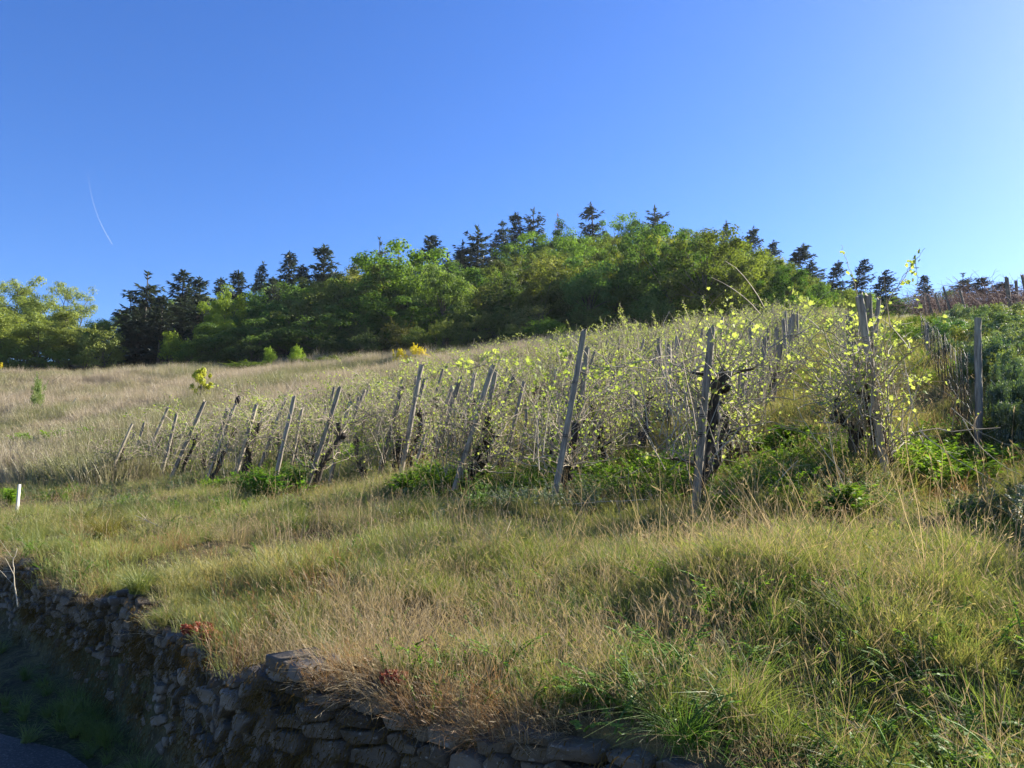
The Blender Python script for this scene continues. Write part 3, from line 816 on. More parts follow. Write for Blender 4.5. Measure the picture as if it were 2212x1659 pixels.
post_list = [
 # base u,v   top u,v   width  label
 (223,1056, 285,915, 6, 'thin pale stake at the far left corner of the vine rows', 1.25, 0),
 (267,995, 293,933, 5, 'short stake just behind the leftmost thin pale stake', .9, 0),
 (285,1010, 312,910, 5, 'grey stake third along from the left corner, with leaves round its top', .9, 0),
 (300,1022, 362,880, 6, 'long slim stake leaning far to the right, just left of a dark topped stake', 1.15, 0),
 (347,1032, 382,895, 7, 'stake with a dark broken top near the left corner', .95, 0),
 (360,1053, 442,866, 8, 'long leaning stake in front of a shorter pale stake, left part of rows', 1.05, 1),
 (413,1006, 430,903, 7, 'pale short stake close behind the long leaning one', 1.15, 0),
 (440,1060, 513,866, 7, 'slim stake wearing a black rubber cap', 1.2, 2),
 (500,1053, 553,873, 9, 'grey square topped stake to the right of the capped stake', 1.05, 1),
 (550,1040, 618,860, 8, 'leaning stake with a dark vine stock twisted round its middle', .95, 1),
 (592,1053, 637,858, 9, 'straight pale stake right beside the one with the twisted dark stock', 1.15, 1),
 (705,1068, 757,866, 8, 'short leaning stake crossing behind a taller dark one', 1.1, 0),
 (657,1072, 733,835, 9, 'tall stake rising over the shorter stake it crosses', .85, 1),
 (814,1050, 874,834, 10, 'dark stake overgrown with leaves left of a pale split stake', .6, 1),
 (862,1050, 911,791, 12, 'pale split stake with bright flat top near the yellow broom', 1.2, 2),
 (884,1050, 919,931, 7, 'short thin stake at the foot of the pale split stake', 1.0, 0),
 (967,1101, 1064,788, 13, 'long pale stake leaning hard right, front one of its pair', 1.2, 2),
 (1021,1063, 1069,803, 12, 'grey rounded stake standing behind the long hard leaning one', .9, 1),
 (1060,1041, 1090,890, 8, 'short grey stake second in from the hard leaning pair', .8, 0),
 (1194,1106, 1264,711, 14, 'tallest leaning stake of the middle, its top against the dark wood', .95, 2),
 (1237,1060, 1267,751, 13, 'straight grey stake paired with the tallest leaning one', .85, 2),
 (1264,1046, 1290,891, 9, 'short pale stake just right of the tallest pair', 1.2, 0),
 (1312,1026, 1334,875, 10, 'pale stake with a dark stock on its left, second right of tallest pair', 1.15, 1),
 (1157,918, 1175,818, 5, 'faint grey stake deep among the vines left of the tallest pair', .75, 0),
 (1124,1008, 1140,881, 8, 'stake among the canes between the two leaning pairs', .9, 0),
 (1177,968, 1194,885, 7, 'dark short stake just left of the tallest pair', .75, 0),
 (1357,985, 1374,851, 7, 'slim dark stake in the lane third right of the tallest pair', .7, 0),
 (1394,945, 1402,838, 7, 'dark stake at the grassy end of the lane between rows', .65, 0),
 (1437,890, 1447,741, 7, 'bluish grey stake standing clear above the vines', .85, 0),
 (1499,1127, 1535,707, 15, 'thick split stake with a ragged flat top wrapped by vine stock', .85, 3),
 (1513,1000, 1521,750, 10, 'thin pale edged stake tied to the thick split one', 1.2, 1),
 (1565,962, 1567,856, 8, 'grey stake directly right of the thick split stake', .9, 0),
 (1582,957, 1593,873, 10, 'pale thick short stake leaning in the row behind the thick split stake', 1.1, 0),
 (1620,880, 1623,713, 7, 'slender blue grey stake rising straight through the row right of the thick split stake', .8, 0),
 (1657,842, 1660,708, 6, 'slender dark stake further up that row, top against the wood', .7, 0),
 (1636,863, 1641,783, 6, 'low slender stake between the two straight slender ones', .9, 0),
 (1921,1077, 1857,637, 15, 'pale stake leaning left across its darker partner in the big right pair', 1.2, 3),
 (1897,1060, 1874,637, 16, 'dark thick stake behind the pale left leaning one', .75, 2),
 (1830,712, 1829,684, 4, 'tiny distant stake left of the big right pair', .8, 0),
]
for (ub, vb, ut, vt, w, lab, dk, wires) in post_list:
    o, b, vec, L, rad = make_post(ub, vb, ut, vt, w, lab, wires=wires, dk=dk)
    if 'black rubber cap' in lab:
        mb = MB(); t = np.linspace(0, 1, 6)
        P = np.stack([np.zeros(6), np.zeros(6), L - .05 + t * .16], -1)[None]
        add_tubes(mb, P, (rad * np.array([1.55, 1.6, 1.65, 1.6, 1.5, .7]))[None], 12)
        mb.build('cap', M['black_cap'], o)

# stakes of the bare terrace up on the right
terr = [(2187, 705, 2174, 598, 8, 30), (2230, 700, 2207, 594, 8, 28), (2200, 700, 2196, 606, 6, 33), (2093, 690, 2074, 626, 5, 38), (2059, 692, 2037, 620, 5, 40),
        (2040, 694, 2020, 635, 4.5, 43), (2018, 694, 2003, 637, 4.5, 46), (2005, 692, 1994, 639, 4, 49), (1984, 690, 1979, 654, 4, 52)]
tl = ['thickest grey stake of the bare vine terrace', 'stake at the very end of the bare vine terrace', 'upright stake behind the thickest one on the bare terrace',
      'leaning stake of the bare terrace next left of the thickest', 'second leaning stake left of the thickest on the bare terrace', 'third leaning stake left of the thickest on the bare terrace',
      'fourth leaning stake left of the thickest on the bare terrace', 'fifth leaning stake left of the thickest on the bare terrace', 'shortest stake at the low end of the bare terrace']
for (ub, vb, ut, vt, w, d), lab in zip(terr, tl):
    r = ray(ub, vb); x = r[0] / r[1] * d; z = g1(x, d) - .1
    b = np.array([x, d, z]); u0, v0 = proj(b)
    make_post(u0, v0, ut, vt, w, lab, depth=d, dk=.75, group='wooden stakes of the bare terrace')

make_post(36, 1112, 43, 1046, 11, 'short white painted square post alone at the left edge', mat='white_post', split=False, group=None, name='marker_post')
for ub, vb, ut, vt, lab in [(140, 897, 165, 860, 'thin stick slanting out of the meadow grass, left one of two'), (208, 888, 230, 853, 'thin stick slanting out of the meadow grass, right one of two')]:
    make_post(ub, vb, ut, vt, 2.0, lab, mat='stalk', split=False, group='sticks in the meadow', name='meadow_stick', dk=1.1)

# ------------------------------------------------------------------ wire fence at the right
def make_fence():
    A = hit(2107, 985); B = hit(2007, 800)
    root = empty('wire_fence', tuple(A))
    tag(root, 'two round wooden posts carrying a dark upright wire mesh fence', 'fence')
    for (p, ut, vt, w) in ((A, 2103, 693, 12.5), (B, 2002, 700, 9)):
        d = p[1]; tp = at(ut, vt, d); vec = tp - p; L = float(np.linalg.norm(vec)); rad = w * d / FPX * .5
        mb = post_mesh('post', L + .25, rad, int(w * 10), split=False)
        o = mb.build('post', M['post'], root); o.location = p - A - np.array([0, 0, .1]); o.rotation_mode = 'QUATERNION'; o.rotation_quaternion = align_z(vec)
        o.color = (.95, .97, 1, 1)
    mb = MB(); D = B - A; L = float(np.hypot(D[0], D[1]))
    rg = np.random.default_rng(3)
    n = int(L * 1.25 / .14)
    ts = np.linspace(-.0, 1.25, n)
    base = np.stack([D[0] * ts, D[1] * ts, np.zeros(n)], -1)
    base[:, 2] = ground(base[:, 0] + A[0], base[:, 1] + A[1]) - A[2]
    t = np.linspace(0, 1, 4)
    h = 1.08 + rg.normal(0, .03, n)
    P = base[:, None] + np.stack([rg.normal(0, .012, (n, 4)), rg.normal(0, .012, (n, 4)), h[:, None] * t[None]], -1)
    add_tubes(mb, P, np.full((n, 4), .0029), 4)
    for k in range(7):
        z = .1 + k * .16
        Pw = base.copy(); Pw[:, 2] += z + .01 * np.sin(np.arange(n))
        add_tubes(mb, Pw[None], np.full((1, n), .0016), 4)
    mb.build('wire_mesh', M['dark_metal'], root)
make_fence()

# ------------------------------------------------------------------ grape vines
def cane_curve(rg, start, az, L, rise, n=10, droop=.5, wig=.03):
    t = np.linspace(0, 1, n)
    d = np.array([math.cos(az), math.sin(az)])
    hor = L * (t * .8 + .2 * t ** 2)
    z = rise * L * (t - droop * t ** 2)
    w = np.cumsum(rg.normal(0, wig, (n, 3)), 0) * L * t[:, None] ** .5 * .6
    return np.stack([start[0] + d[0] * hor, start[1] + d[1] * hor, start[2] + z], -1) + w

def add_leaves(mb, rg, P, every, size, start=.35, tmpl=LOBED, jit=.03):
    N_ = len(P); k = int(every)
    if k < 1: return
    tt = rg.uniform(start, 1.0, k) * (N_ - 1)
    i = np.minimum(tt.astype(int), N_ - 2); f = tt - i
    pos = P[i] * (1 - f)[:, None] + P[i + 1] * f[:, None] + rg.normal(0, jit, (k, 3))
    nrm = unit(np.stack([rg.normal(0, .7, k), rg.normal(0, .7, k), rg.normal(.5, .6, k)], -1))
    add_template(mb, tmpl[0], tmpl[1], frames(nrm, rg), pos, size * .76 * rg.uniform(.5, 1.25, k), rg.random(k))

def vine_meshes(seed, lean, near=True, bare=False, wide=1.0, extra=None, tall=0.0):
    rg = np.random.default_rng(seed)
    tr, ca, le = MB(), MB(), MB()
    H = rg.uniform(.85, 1.1) + tall; n = 12; t = np.linspace(0, 1, n)
    wob = np.cumsum(rg.normal(0, .022, (n, 2)), 0)
    T = np.stack([lean[0] * H * t + wob[:, 0], lean[1] * H * t + wob[:, 1], H * t - .08], -1)
    r = (.046 - .014 * t) * (1 + .30 * np.abs(rg.normal(0, 1, n)))
    add_tubes(tr, T[None], r[None], 8 if near else 5)
    heads = []
    for hk in range(rg.integers(3, 6)):
        tz = rg.uniform(.35, 1.0); k = int(tz * (n - 1)); c = T[k]
        heads.append(c)
        # gnarled knob
        kp = c[None] + np.cumsum(rg.normal(0, .018, (5, 3)), 0)
        add_tubes(tr, kp[None], (np.array([.02, .045, .052, .04, .012]) * rg.uniform(.8, 1.25))[None], 7 if near else 5)
        # short arm
        az = rg.uniform(0, 2 * PI)
        arm = cane_curve(rg, c, az, rg.uniform(.12, .3), .8, 5)
        add_tubes(tr, arm[None], np.linspace(.022, .010, 5)[None], 5)
        heads.append(arm[-1])
    heads.append(T[-1])
    ncane = 32 if near else 22
    rowaz = math.atan2(ROWV[1], ROWV[0])
    for k in range(ncane):
        st = heads[rg.integers(0, len(heads))]
        az = (rowaz if rg.random() < .6 else rowaz + PI) + rg.normal(0, .42) if rg.random() < .78 else rg.uniform(0, 2 * PI)
        L = rg.uniform(.35, 1.05) * wide; rise = rg.uniform(.1, 1.3)
        P = cane_curve(rg, st, az, L, rise, 10, rg.uniform(.3, .75), .05)
        rr = np.linspace(.0072, .0028, 10) * rg.uniform(.7, 1.2) * (1 if near else 1.5)
        add_tubes(ca, P[None], rr[None], 4 if near else 3, cap=False)
        if not bare: add_leaves(le, rg, P, rg.integers(5, 11) if near else rg.integers(15, 24), .047 if near else .078)
        # side twigs
        for m in range(2 if near else 1):
            b = P[rg.integers(3, 9)]
            Q = cane_curve(rg, b, rg.uniform(0, 2 * PI), rg.uniform(.12, .45), rg.uniform(.2, 1.6), 6, .3)
            add_tubes(ca, Q[None], (np.linspace(.0048, .0022, 6) * (1 if near else 1.6))[None], 3, cap=False)
            if not bare: add_leaves(le, rg, Q, rg.integers(0, 4), .044 if near else .068, .3)
    # many upright old shoots from the ground and the stock
    for k in range(42 if near else 44):
        low = rg.random() < .12
        al, pe = rg.normal(0, .42 * wide), rg.normal(0, .10)
        b = np.array([al * ROWV[0] + pe * ROWN[0], al * ROWV[1] + pe * ROWN[1], rg.uniform(-.05, .2) if low else rg.uniform(.3, .95)])
        if low: b[:2] *= .45
        L = rg.uniform(.5, 1.2) if low else rg.uniform(.25, .8)
        P = cane_curve(rg, b, rowaz + (0 if rg.random() < .5 else PI) + rg.normal(0, .6), L * rg.uniform(.15, .8), 2.2, 7, .15, .07)
        P[:, 2] = b[2] + (P[:, 2] - b[2]) / max(1e-3, P[-1, 2] - b[2]) * L
        add_tubes(ca, P[None], (np.linspace(.0046, .0020, 7) * (1 if near else 1.6))[None], 3, cap=False)
        if not bare and rg.random() < .4: add_leaves(le, rg, P, rg.integers(1, 4), .046 if near else .055, .45)
    if not bare:
        for k in range(14 if near else 15):                     # fresh leafy shoots at the top
            st = heads[rg.integers(0, len(heads))]
            P = cane_curve(rg, st, rg.uniform(0, 2 * PI), rg.uniform(.12, .36), rg.uniform(1.2, 2.8), 8, .2)
            add_tubes(ca, P[None], np.linspace(.004, .0015, 8)[None], 3, cap=False)
            add_leaves(le, rg, P, rg.integers(12, 22), .048, .25, jit=.05)
    if extra is not None: extra(rg, ca, le)
    cm = M['bare_cane'] if bare else M['cane']
    return (tr.mesh('trunk', M['vine_bark'], True), ca.mesh('canes', cm), None if bare else le.mesh('leaves', M['vine_leaf']), (tr, ca, le))

LEAN = np.array([.28, .12])
NEARV = [vine_meshes(1000 + i, LEAN * random.uniform(.5, 1.2)) for i in range(8)]
FARV = [vine_meshes(1100 + i, LEAN * random.uniform(.3, 1.0), near=False, wide=1.5) for i in range(5)]
BAREV = [vine_meshes(1200 + i, LEAN * -.6, near=False, bare=True, wide=1.6) for i in range(3)]

def far_single(vm):
    """small distant vine: stock, canes and leaves in one mesh"""
    me = bpy.data.meshes.new('grape_vine')
    bm = bmesh.new()
    mats = []
    for src in vm[:3]:
        if src is None: continue
        k = len(mats); mats.append(src.materials[0]); n0 = len(bm.faces)
        bm.from_mesh(src); bm.faces.ensure_lookup_table()
        for f in bm.faces[n0:]: f.material_index = k
    bm.to_mesh(me); bm.free()
    for m in mats: me.materials.append(m)
    return me
FARM = [far_single(v) for v in FARV]; BAREM = [far_single(v) for v in BAREV]

def vine(loc, rz, sc, label, vm=None, single=None, group='overgrown grape vines on their stakes', tint=(1, 1, 1)):
    if single is not None:
        o = bpy.data.objects.new('grape_vine', single); COL.objects.link(o)
        o.location = loc; o.rotation_euler = (0, 0, rz); o.scale = sc
        o.color = (*tint, 1)
        tag(o, label, 'grape vine', group); return o
    r = empty('grape_vine', loc, rz); r.scale = sc
    tag(r, label, 'grape vine', group)
    for nm, me in (('trunk', vm[0]), ('canes', vm[1]), ('leaves', vm[2])):
        if me is None: continue
        o = bpy.data.objects.new(nm, me); COL.objects.link(o); o.parent = r
        o.color = (*tint, 1)
        if nm == 'canes': o['kind'] = 'stuff'      # hundreds of canes on each vine
    return r

ORD = ['first', 'second', 'third', 'fourth', 'fifth', 'sixth', 'seventh', 'eighth', 'ninth', 'tenth', 'eleventh', 'twelfth', 'thirteenth', 'fourteenth',
       'fifteenth', 'sixteenth', 'seventeenth', 'eighteenth', 'nineteenth', 'twentieth', 'twenty-first', 'twenty-second', 'twenty-third', 'twenty-fourth', 'twenty-fifth',
       'twenty-sixth', 'twenty-seventh', 'twenty-eighth', 'twenty-ninth', 'thirtieth'] + ['%d-th' % k for k in range(31, 90)]

rows = [  # base of the row's end post, words for the row
 (223, 1056, 'the thin pale corner stake'), (303, 1022, 'the long slim leaning stake'), (360, 1053, 'the long stake beside the short pale one'), (440, 1060, 'the black capped stake'),
 (505, 1053, 'the square topped stake'), (575, 1048, 'the stake with the twisted stock'), (680, 1070, 'the two crossing stakes'), (838, 1050, 'the pale split stake'),
 (992, 1085, 'the hard leaning pair'), (1215, 1085, 'the tallest pair'), (1512, 1110, 'the thick split stake'), (1905, 1070, 'the big right pair')]
STAKES = [post_mesh('vine_stake', 1.5, .03, 900 + i).mesh('vine_stake', M['post']) for i in range(6)]
def make_rows():
    cnt = 0; rg = random.Random(21)
    for ri, (u, v, words_) in enumerate(rows):
        b = hit(u, v); lat0 = lateral(b[0], b[1])
        t = .12 + rg.uniform(0, .1); k = 0
        while True:
            x, y = b[0] + ROWV[0] * t, b[1] + ROWV[1] * t
            top = float(edge_y(np.array([x]), np.array([y]))[0]) - (13 if x < 8 else 11)
            if y > top: break
            x += rg.gauss(0, .12); y += rg.gauss(0, .1)
            near = y < 22
            z = g1(x, y)
            sc = rg.uniform(.85, 1.15)
            if ri == 11 and k > 2: sc *= .8
            tn = rg.uniform(.8, 1.1)
            lab = ('%s grape vine up the row behind %s' % (ORD[k], words_)) if k else ('grape vine grown round %s at the row end' % words_)
            if k == 0:
                px_ = [P for P in POSTS if P[1][1] < 40]
                o_, pb, pv = min(px_, key=lambda P: (P[1][0] - b[0]) ** 2 + (P[1][1] - b[1]) ** 2)
                ln = np.array([pv[0] / pv[2], pv[1] / pv[2]])
                vm = vine_meshes(1500 + ri, ln, tall=.3)
                vine((pb[0] + .07, pb[1] + .13, pb[2]), 0, (1, 1, 1), lab, vm=vm, tint=(tn, tn, tn))
            elif near:
                vine((x, y, z), rg.choice([0, PI]) + rg.gauss(0, .14), (sc, sc, sc * rg.uniform(.92, 1.1)), lab, vm=NEARV[rg.randrange(8)], tint=(tn, tn, tn))
            else:
                vine((x, y, z), rg.choice([0, PI]) + rg.gauss(0, .14), (sc, sc, sc * rg.uniform(.9, 1.12)), lab, single=FARM[rg.randrange(5)], tint=(tn, tn, tn))
            if k and y < 27 and rg.random() < .8 and all((P[1][0] - x) ** 2 + (P[1][1] - y) ** 2 > .3 for P in POSTS):
                L = rg.uniform(1.45, 2.0); rad = rg.uniform(.027, .045)
                so_ = bpy.data.objects.new('vine_stake', STAKES[rg.randrange(6)]); COL.objects.link(so_)
                so_.location = (x + .05, y, z); so_.scale = (rad / .03, rad / .03, L / 1.5)
                so_.rotation_euler = (rg.gauss(-.05, .06), rg.gauss(.20 if ri < 9 else .04, .07), rg.uniform(0, 6))
                so_.rotation_euler = Vector((rg.gauss(.26 if ri < 9 else .06, .07), rg.gauss(0, .07), 1)).to_track_quat('Z', 'Y').to_euler()
                gk = rg.uniform(.7, 1.2); so_.color = (gk, gk, gk, 1)
                tag(so_, 'grey stake of the %s vine behind %s' % (ORD[k], words_), 'wooden stake', 'wooden stakes of the vineyard')
            cnt += 1; k += 1
            t += (1.1 if y < 20 else 1.7 if y < 32 else 2.5) * rg.uniform(.85, 1.2) * (1.6 if ri == 11 and k > 1 else 1)
    # bare reddish vines on the terrace at the right
    k = 0
    for line, (u0, u1, d0, d1) in enumerate([(2300, 1975, 27, 53), (2330, 1990, 32, 58), (2250, 2010, 40, 62)]):
        nn = (17, 15, 11)[line]
        for i in range(nn):
            f = i / (nn - 1); d = d0 + (d1 - d0) * f; u = u0 + (u1 - u0) * f ** .8
            x = ray(u, 690)[0] / ray(u, 690)[1] * d + rg.gauss(0, .2)
            s = rg.uniform(1.15, 1.5)
            where = ('front', 'middle', 'back')[line]
            vine((x, d, g1(x, d)), rg.uniform(0, 6), (s, s, s), '%s bare reddish vine from the thick end of the terrace, %s row' % (ORD[i], where),
                 single=BAREM[rg.randrange(3)], group='bare reddish vines on the right terrace')
            cnt += 1
    return cnt
NV = make_rows()

# hero shoots reaching up from the big right pair
def hero():
    base = hit(1893, 1066); d = base[1]
    def pt(u, v, dd=0): return at(u, v, d + dd) - base
    def extra(rg, ca, le):
        def line(pts, r0, r1, leaves, size, st=.3, sub=6, jit=.02):
            P0 = np.array(pts); t0 = np.linspace(0, 1, len(P0)); t = np.linspace(0, 1, sub * len(P0))
            P = np.stack([np.interp(t, t0, P0[:, i]) for i in range(3)], -1)
            for _ in range(3): P[1:-1] = (P[:-2] + P[1:-1] * 2 + P[2:]) / 4
            P += rg.normal(0, .004, P.shape)
            add_tubes(ca, P[None], np.linspace(r0, r1, len(P))[None], 4, cap=False)
            if leaves: add_leaves(le, rg, P, leaves, size, st, jit=jit)
        line([pt(1880, 700), pt(1866, 640), pt(1852, 590), pt(1840, 555), pt(1825, 520)], .005, .002, 7, .07, .1)
        line([pt(1895, 720), pt(1925, 650), pt(1950, 610), pt(1970, 578), pt(1990, 552), pt(2010, 526)], .006, .002, 5, .07, .1)
        P0 = [pt(1952, 612), pt(1968, 588), pt(1980, 565), pt(1993, 548)]
        line(P0, .004, .003, 18, .085, .2, jit=.035)
        line([pt(1990, 560), pt(1994, 590), pt(1996, 612), pt(1988, 640), pt(1996, 668)], .003, .0015, 9, .08, .1)
        line([pt(1880, 740), pt(1820, 700), pt(1775, 668), pt(1737, 640), pt(1716, 610)], .006, .002, 14, .085, .3)
        line([pt(1875, 760), pt(1810, 735), pt(1760, 700), pt(1725, 655)], .006, .002, 10, .08, .3)
        line([pt(1890, 760), pt(1945, 745), pt(2000, 715), pt(2060, 680), pt(2085, 660)], .006, .002, 12, .08, .2)
        line([pt(1895, 790), pt(1960, 800), pt(2030, 830), pt(2100, 870)], .005, .002, 5, .08, .2)
        line([pt(1895, 850), pt(1950, 880), pt(1985, 850), pt(2015, 800)], .005, .002, 16, .085, .4)
        line([pt(1870, 840), pt(1800, 815), pt(1750, 780), pt(1715, 760)], .005, .002, 9, .075, .4)
        line([pt(1870, 910), pt(1790, 850), pt(1720, 800)], .004, .0015, 6, .075, .4)
        line([pt(1868, 930), pt(1760, 935), pt(1690, 920)], .0035, .0015, 0, .07)
        line([pt(1905, 1000), pt(1912, 930), pt(1895, 840), pt(1885, 780)], .007, .004, 6, .07)
        line([pt(1900, 1060), pt(1904, 1000), pt(1890, 960), pt(1902, 900)], .007, .005, 2, .07)
        for k in range(46):
            u0 = rg.uniform(1850, 1930); v0 = rg.uniform(700, 930)
            uu, vv = u0 + rg.normal(0, 55), v0 - rg.uniform(0, 90)
            line([pt(u0, v0, rg.normal(0, .2)), pt((u0 + uu) / 2 + rg.normal(0, 8), (v0 + vv) / 2 - 8, rg.normal(0, .3)), pt(uu, vv, rg.normal(0, .4))], .004, .0015, int(rg.integers(3, 9)), .07, .2, 4)
        for k in range(60):
            u0 = rg.uniform(1848, 1915); v0 = rg.uniform(880, 1020)
            line([pt(u0, v0, rg.normal(.1, .2)), pt(u0 + rg.normal(0, 12), v0 - 60, rg.normal(.1, .2)), pt(u0 + rg.normal(-4, 14), v0 - rg.uniform(90, 170), rg.normal(.1, .2))], .004, .002, 0, .07, .2, 4)
    vm = vine_meshes(1333, np.array([-.10, .05]), extra=extra)
    vine((base[0] + .02, base[1] + .14, base[2]), 0, (1, 1, 1), 'largest vine, long leafy shoots reaching into the sky above the big right pair', vm=vm)
hero()
def second_hero():
    for (u, v, seed, lab, shoots) in [
        (1515, 1105, 1401, 'dark stocked vine bound to the thick split stake with leafy top shoots', [(1560, 680), (1600, 690), (1500, 720), (1640, 700), (1545, 660), (1590, 720), (1440, 780)]),
        (1215, 1100, 1402, 'vine with long arched canes spreading both ways from the tallest pair', [(1330, 760), (1400, 770), (1120, 790), (1150, 830), (1310, 800), (1380, 840), (1200, 740)]),
        (1000, 1090, 1403, 'vine with a leafy tuft standing above the hard leaning pair', [(1073, 748), (1075, 762), (1000, 780), (960, 800), (1130, 800), (1160, 780), (940, 850)]),
        (850, 1052, 1404, 'vine with leaf bunches clothing the dark stake by the pale split one', [(870, 815), (860, 850), (800, 830), (930, 800), (960, 830), (880, 780), (780, 880)])]:
        base = hit(u, v); d = base[1]
        def pt(uu, vv, dd=0): return at(uu, vv, d + dd) - base
        def extra(rg, ca, le, shoots=shoots, u=u, v=v):
            for (uu, vv) in shoots:
                u0 = u + rg.uniform(0, 45); v0 = v - rg.uniform(200, 300)
                dd = rg.normal(0, .3)
                P0 = np.array([pt(u0, v0), pt(u0 * .55 + uu * .45, v0 * .6 + vv * .4 - 25, dd * .5), pt(uu, vv, dd)])
                t = np.linspace(0, 1, 14); P = (1 - t)[:, None] ** 2 * P0[0] + 2 * (t * (1 - t))[:, None] * P0[1] + t[:, None] ** 2 * P0[2]
                P += rg.normal(0, .006, P.shape)
                add_tubes(ca, P[None], np.linspace(.0045, .002, 14)[None], 4, cap=False)
                add_leaves(le, rg, P, 20, .075, .4, jit=.04)
        lean = (at(u + 42, v - 210, d) - base); lean = lean[:2] / lean[2]
        vm = vine_meshes(seed, np.array([lean[0], .05]), extra=extra)
        vine((base[0] + .02, base[1] + .12, base[2]), 0, (1, 1, 1), lab, vm=vm)
second_hero()

# ------------------------------------------------------------------ trees
def leaf_cards(mb, rg, centers, radii, per, size, flat=.2, out=1.0, tmpl=DIAMOND):
    n = len(centers); K = n * per
    ci = np.repeat(np.arange(n), per)
    d = unit(rg.normal(size=(K, 3)) + [0, 0, .25]); r = rg.random(K) ** .45
    off = d * (r * radii[ci])[:, None]; off[:, 2] *= .72
    nrm = unit(d * out + np.array([0, 0, flat]) + rg.normal(0, .38, (K, 3)))
    tone = np.clip(rg.normal(.5, .25, K) + np.repeat(rg.normal(0, .2, n), per), 0, 1)
    add_template(mb, tmpl[0], tmpl[1], frames(nrm, rg), centers[ci] + off, size * rg.uniform(.55, 1.3, K), tone)

def limbs(mb, rg, targets, zfork, r0, n=14, sides=5):
    idx = rg.choice(len(targets), min(n, len(targets)), replace=False)
    for i in idx:
        tgt = targets[i]; st = np.array([0, 0, zfork * rg.uniform(.6, 1.15)])
        t = np.linspace(0, 1, 7)
        P = st[None] * (1 - t)[:, None] + tgt[None] * t[:, None]
        P[:, 2] += np.sin(t * PI) * .06 * np.linalg.norm(tgt - st)
        P += rg.normal(0, .06, P.shape) * t[:, None]
        add_tubes(mb, P[None], np.linspace(r0, r0 * .18, 7)[None], sides, cap=False)

def tree_round(seed, H=10., Rx=4.3, zc=.56, zr=.44, npuff=60, per=175, leaf=.27, low=.16, mat='leaf_green', puff=(.7, 1.4), trunk=.16):
    rg = np.random.default_rng(seed); tr, cr = MB(), MB()
    d = unit(rg.normal(size=(npuff, 3))); d = np.sign(d) * np.abs(d) ** .85; r = rg.random(npuff) ** .42
    # lumpy outline
    lob = unit(rg.normal(size=(7, 3))); amp = rg.uniform(-.25, .28, 7)
    f = 1 + (np.maximum(d @ lob.T, 0) ** 3 * amp).sum(1)
    c = d * (r * f)[:, None] * [Rx, Rx, zr * H] + [0, 0, zc * H]
    c[:, 2] = np.maximum(c[:, 2], low * H)
    leaf_cards(cr, rg, c, rg.uniform(puff[0], puff[1], npuff), per, leaf)
    t = np.linspace(0, 1, 8)
    P = np.stack([np.cumsum(rg.normal(0, .05, 8)), np.cumsum(rg.normal(0, .05, 8)), t * H * .72 - .3], -1)
    add_tubes(tr, P[None], np.linspace(trunk * 1.25, trunk * .3, 8)[None], 7)
    limbs(tr, rg, c, H * .33, trunk * .5, 18)
    return tr.mesh('trunk', M['bark'], True), cr.mesh('crown', M[mat])

def tree_airy(seed, H=10., mat='leaf_airy', npuff=75, per=110, leaf=.19):
    rg = np.random.default_rng(seed); tr, cr = MB(), MB()
    t = np.linspace(0, 1, 8); c = []
    for k in range(3):
        az = rg.uniform(0, 6.3); top = np.array([np.cos(az) * H * .14, np.sin(az) * H * .14, H * rg.uniform(.72, .88)])
        P = top[None] * t[:, None] + np.cumsum(rg.normal(0, .07, (8, 3)), 0); P[:, 2] -= .2
        add_tubes(tr, P[None], np.linspace(.13, .035, 8)[None], 6)
        for m in range(11):
            b = P[rg.integers(2, 8)]; a2 = rg.uniform(0, 6.3); L = rg.uniform(1.0, 2.9)
            Q = cane_curve(rg, b, a2, L * .8, rg.uniform(.5, 1.5), 7, .25, .05)
            add_tubes(tr, Q[None], np.linspace(.05, .012, 7)[None], 4, cap=False)
            c += [Q[-1], Q[4]]
            for mm in range(2):
                Q2 = cane_curve(rg, Q[rg.integers(2, 7)], rg.uniform(0, 6.3), rg.uniform(.5, 1.3), rg.uniform(.2, 1.4), 5, .3, .06)
                add_tubes(tr, Q2[None], np.linspace(.02, .006, 5)[None], 3, cap=False); c.append(Q2[-1])
    c = np.array(c)
    leaf_cards(cr, rg, c, rg.uniform(.6, 1.15, len(c)), per, leaf, tmpl=DIAMOND)
    return tr.mesh('trunk', M['bark'], True), cr.mesh('crown', M[mat])

def tree_shrub(seed, H=4., Rx=2.1, npuff=46, per=120, leaf=.15, mat='leaf_olive', puff=(.45, .85), spikes=True):
    rg = np.random.default_rng(seed); tr, cr = MB(), MB()
    d = unit(rg.normal(size=(npuff, 3)) + [0, 0, .35]); r = rg.random(npuff) ** .4
    c = d * r[:, None] * [Rx, Rx, H * .50] + [0, 0, H * .46]
    c[:, 2] = np.maximum(c[:, 2], .10 * H)
    leaf_cards(cr, rg, c, rg.uniform(puff[0], puff[1], npuff) * H / 4, per, leaf)
    if spikes:
        k = 26; b = c[rg.integers(0, npuff, k)]
        for i in range(k):
            Q = b[i] + np.linspace(0, 1, 5)[:, None] * (unit((b[i] - [0, 0, H * .3]) + rg.normal(0, .4, 3)) * rg.uniform(.5, 1.1) * H / 4)
            leaf_cards(cr, rg, Q[2:], np.full(3, .14 * H / 4), 14, leaf * .9)
    for k in range(5):
        P = cane_curve(rg, np.array([rg.normal(0, .15), rg.normal(0, .15), -.1]), rg.uniform(0, 6.3), H * .28, 2.2, 6, .1, .04)
        add_tubes(tr, P[None], np.linspace(.05, .015, 6)[None] * H / 4, 5, cap=False)
    limbs(tr, rg, c, H * .25, .03 * H / 4, 12, 4)
    return tr.mesh('trunk', M['bark'], True), cr.mesh('crown', M[mat])

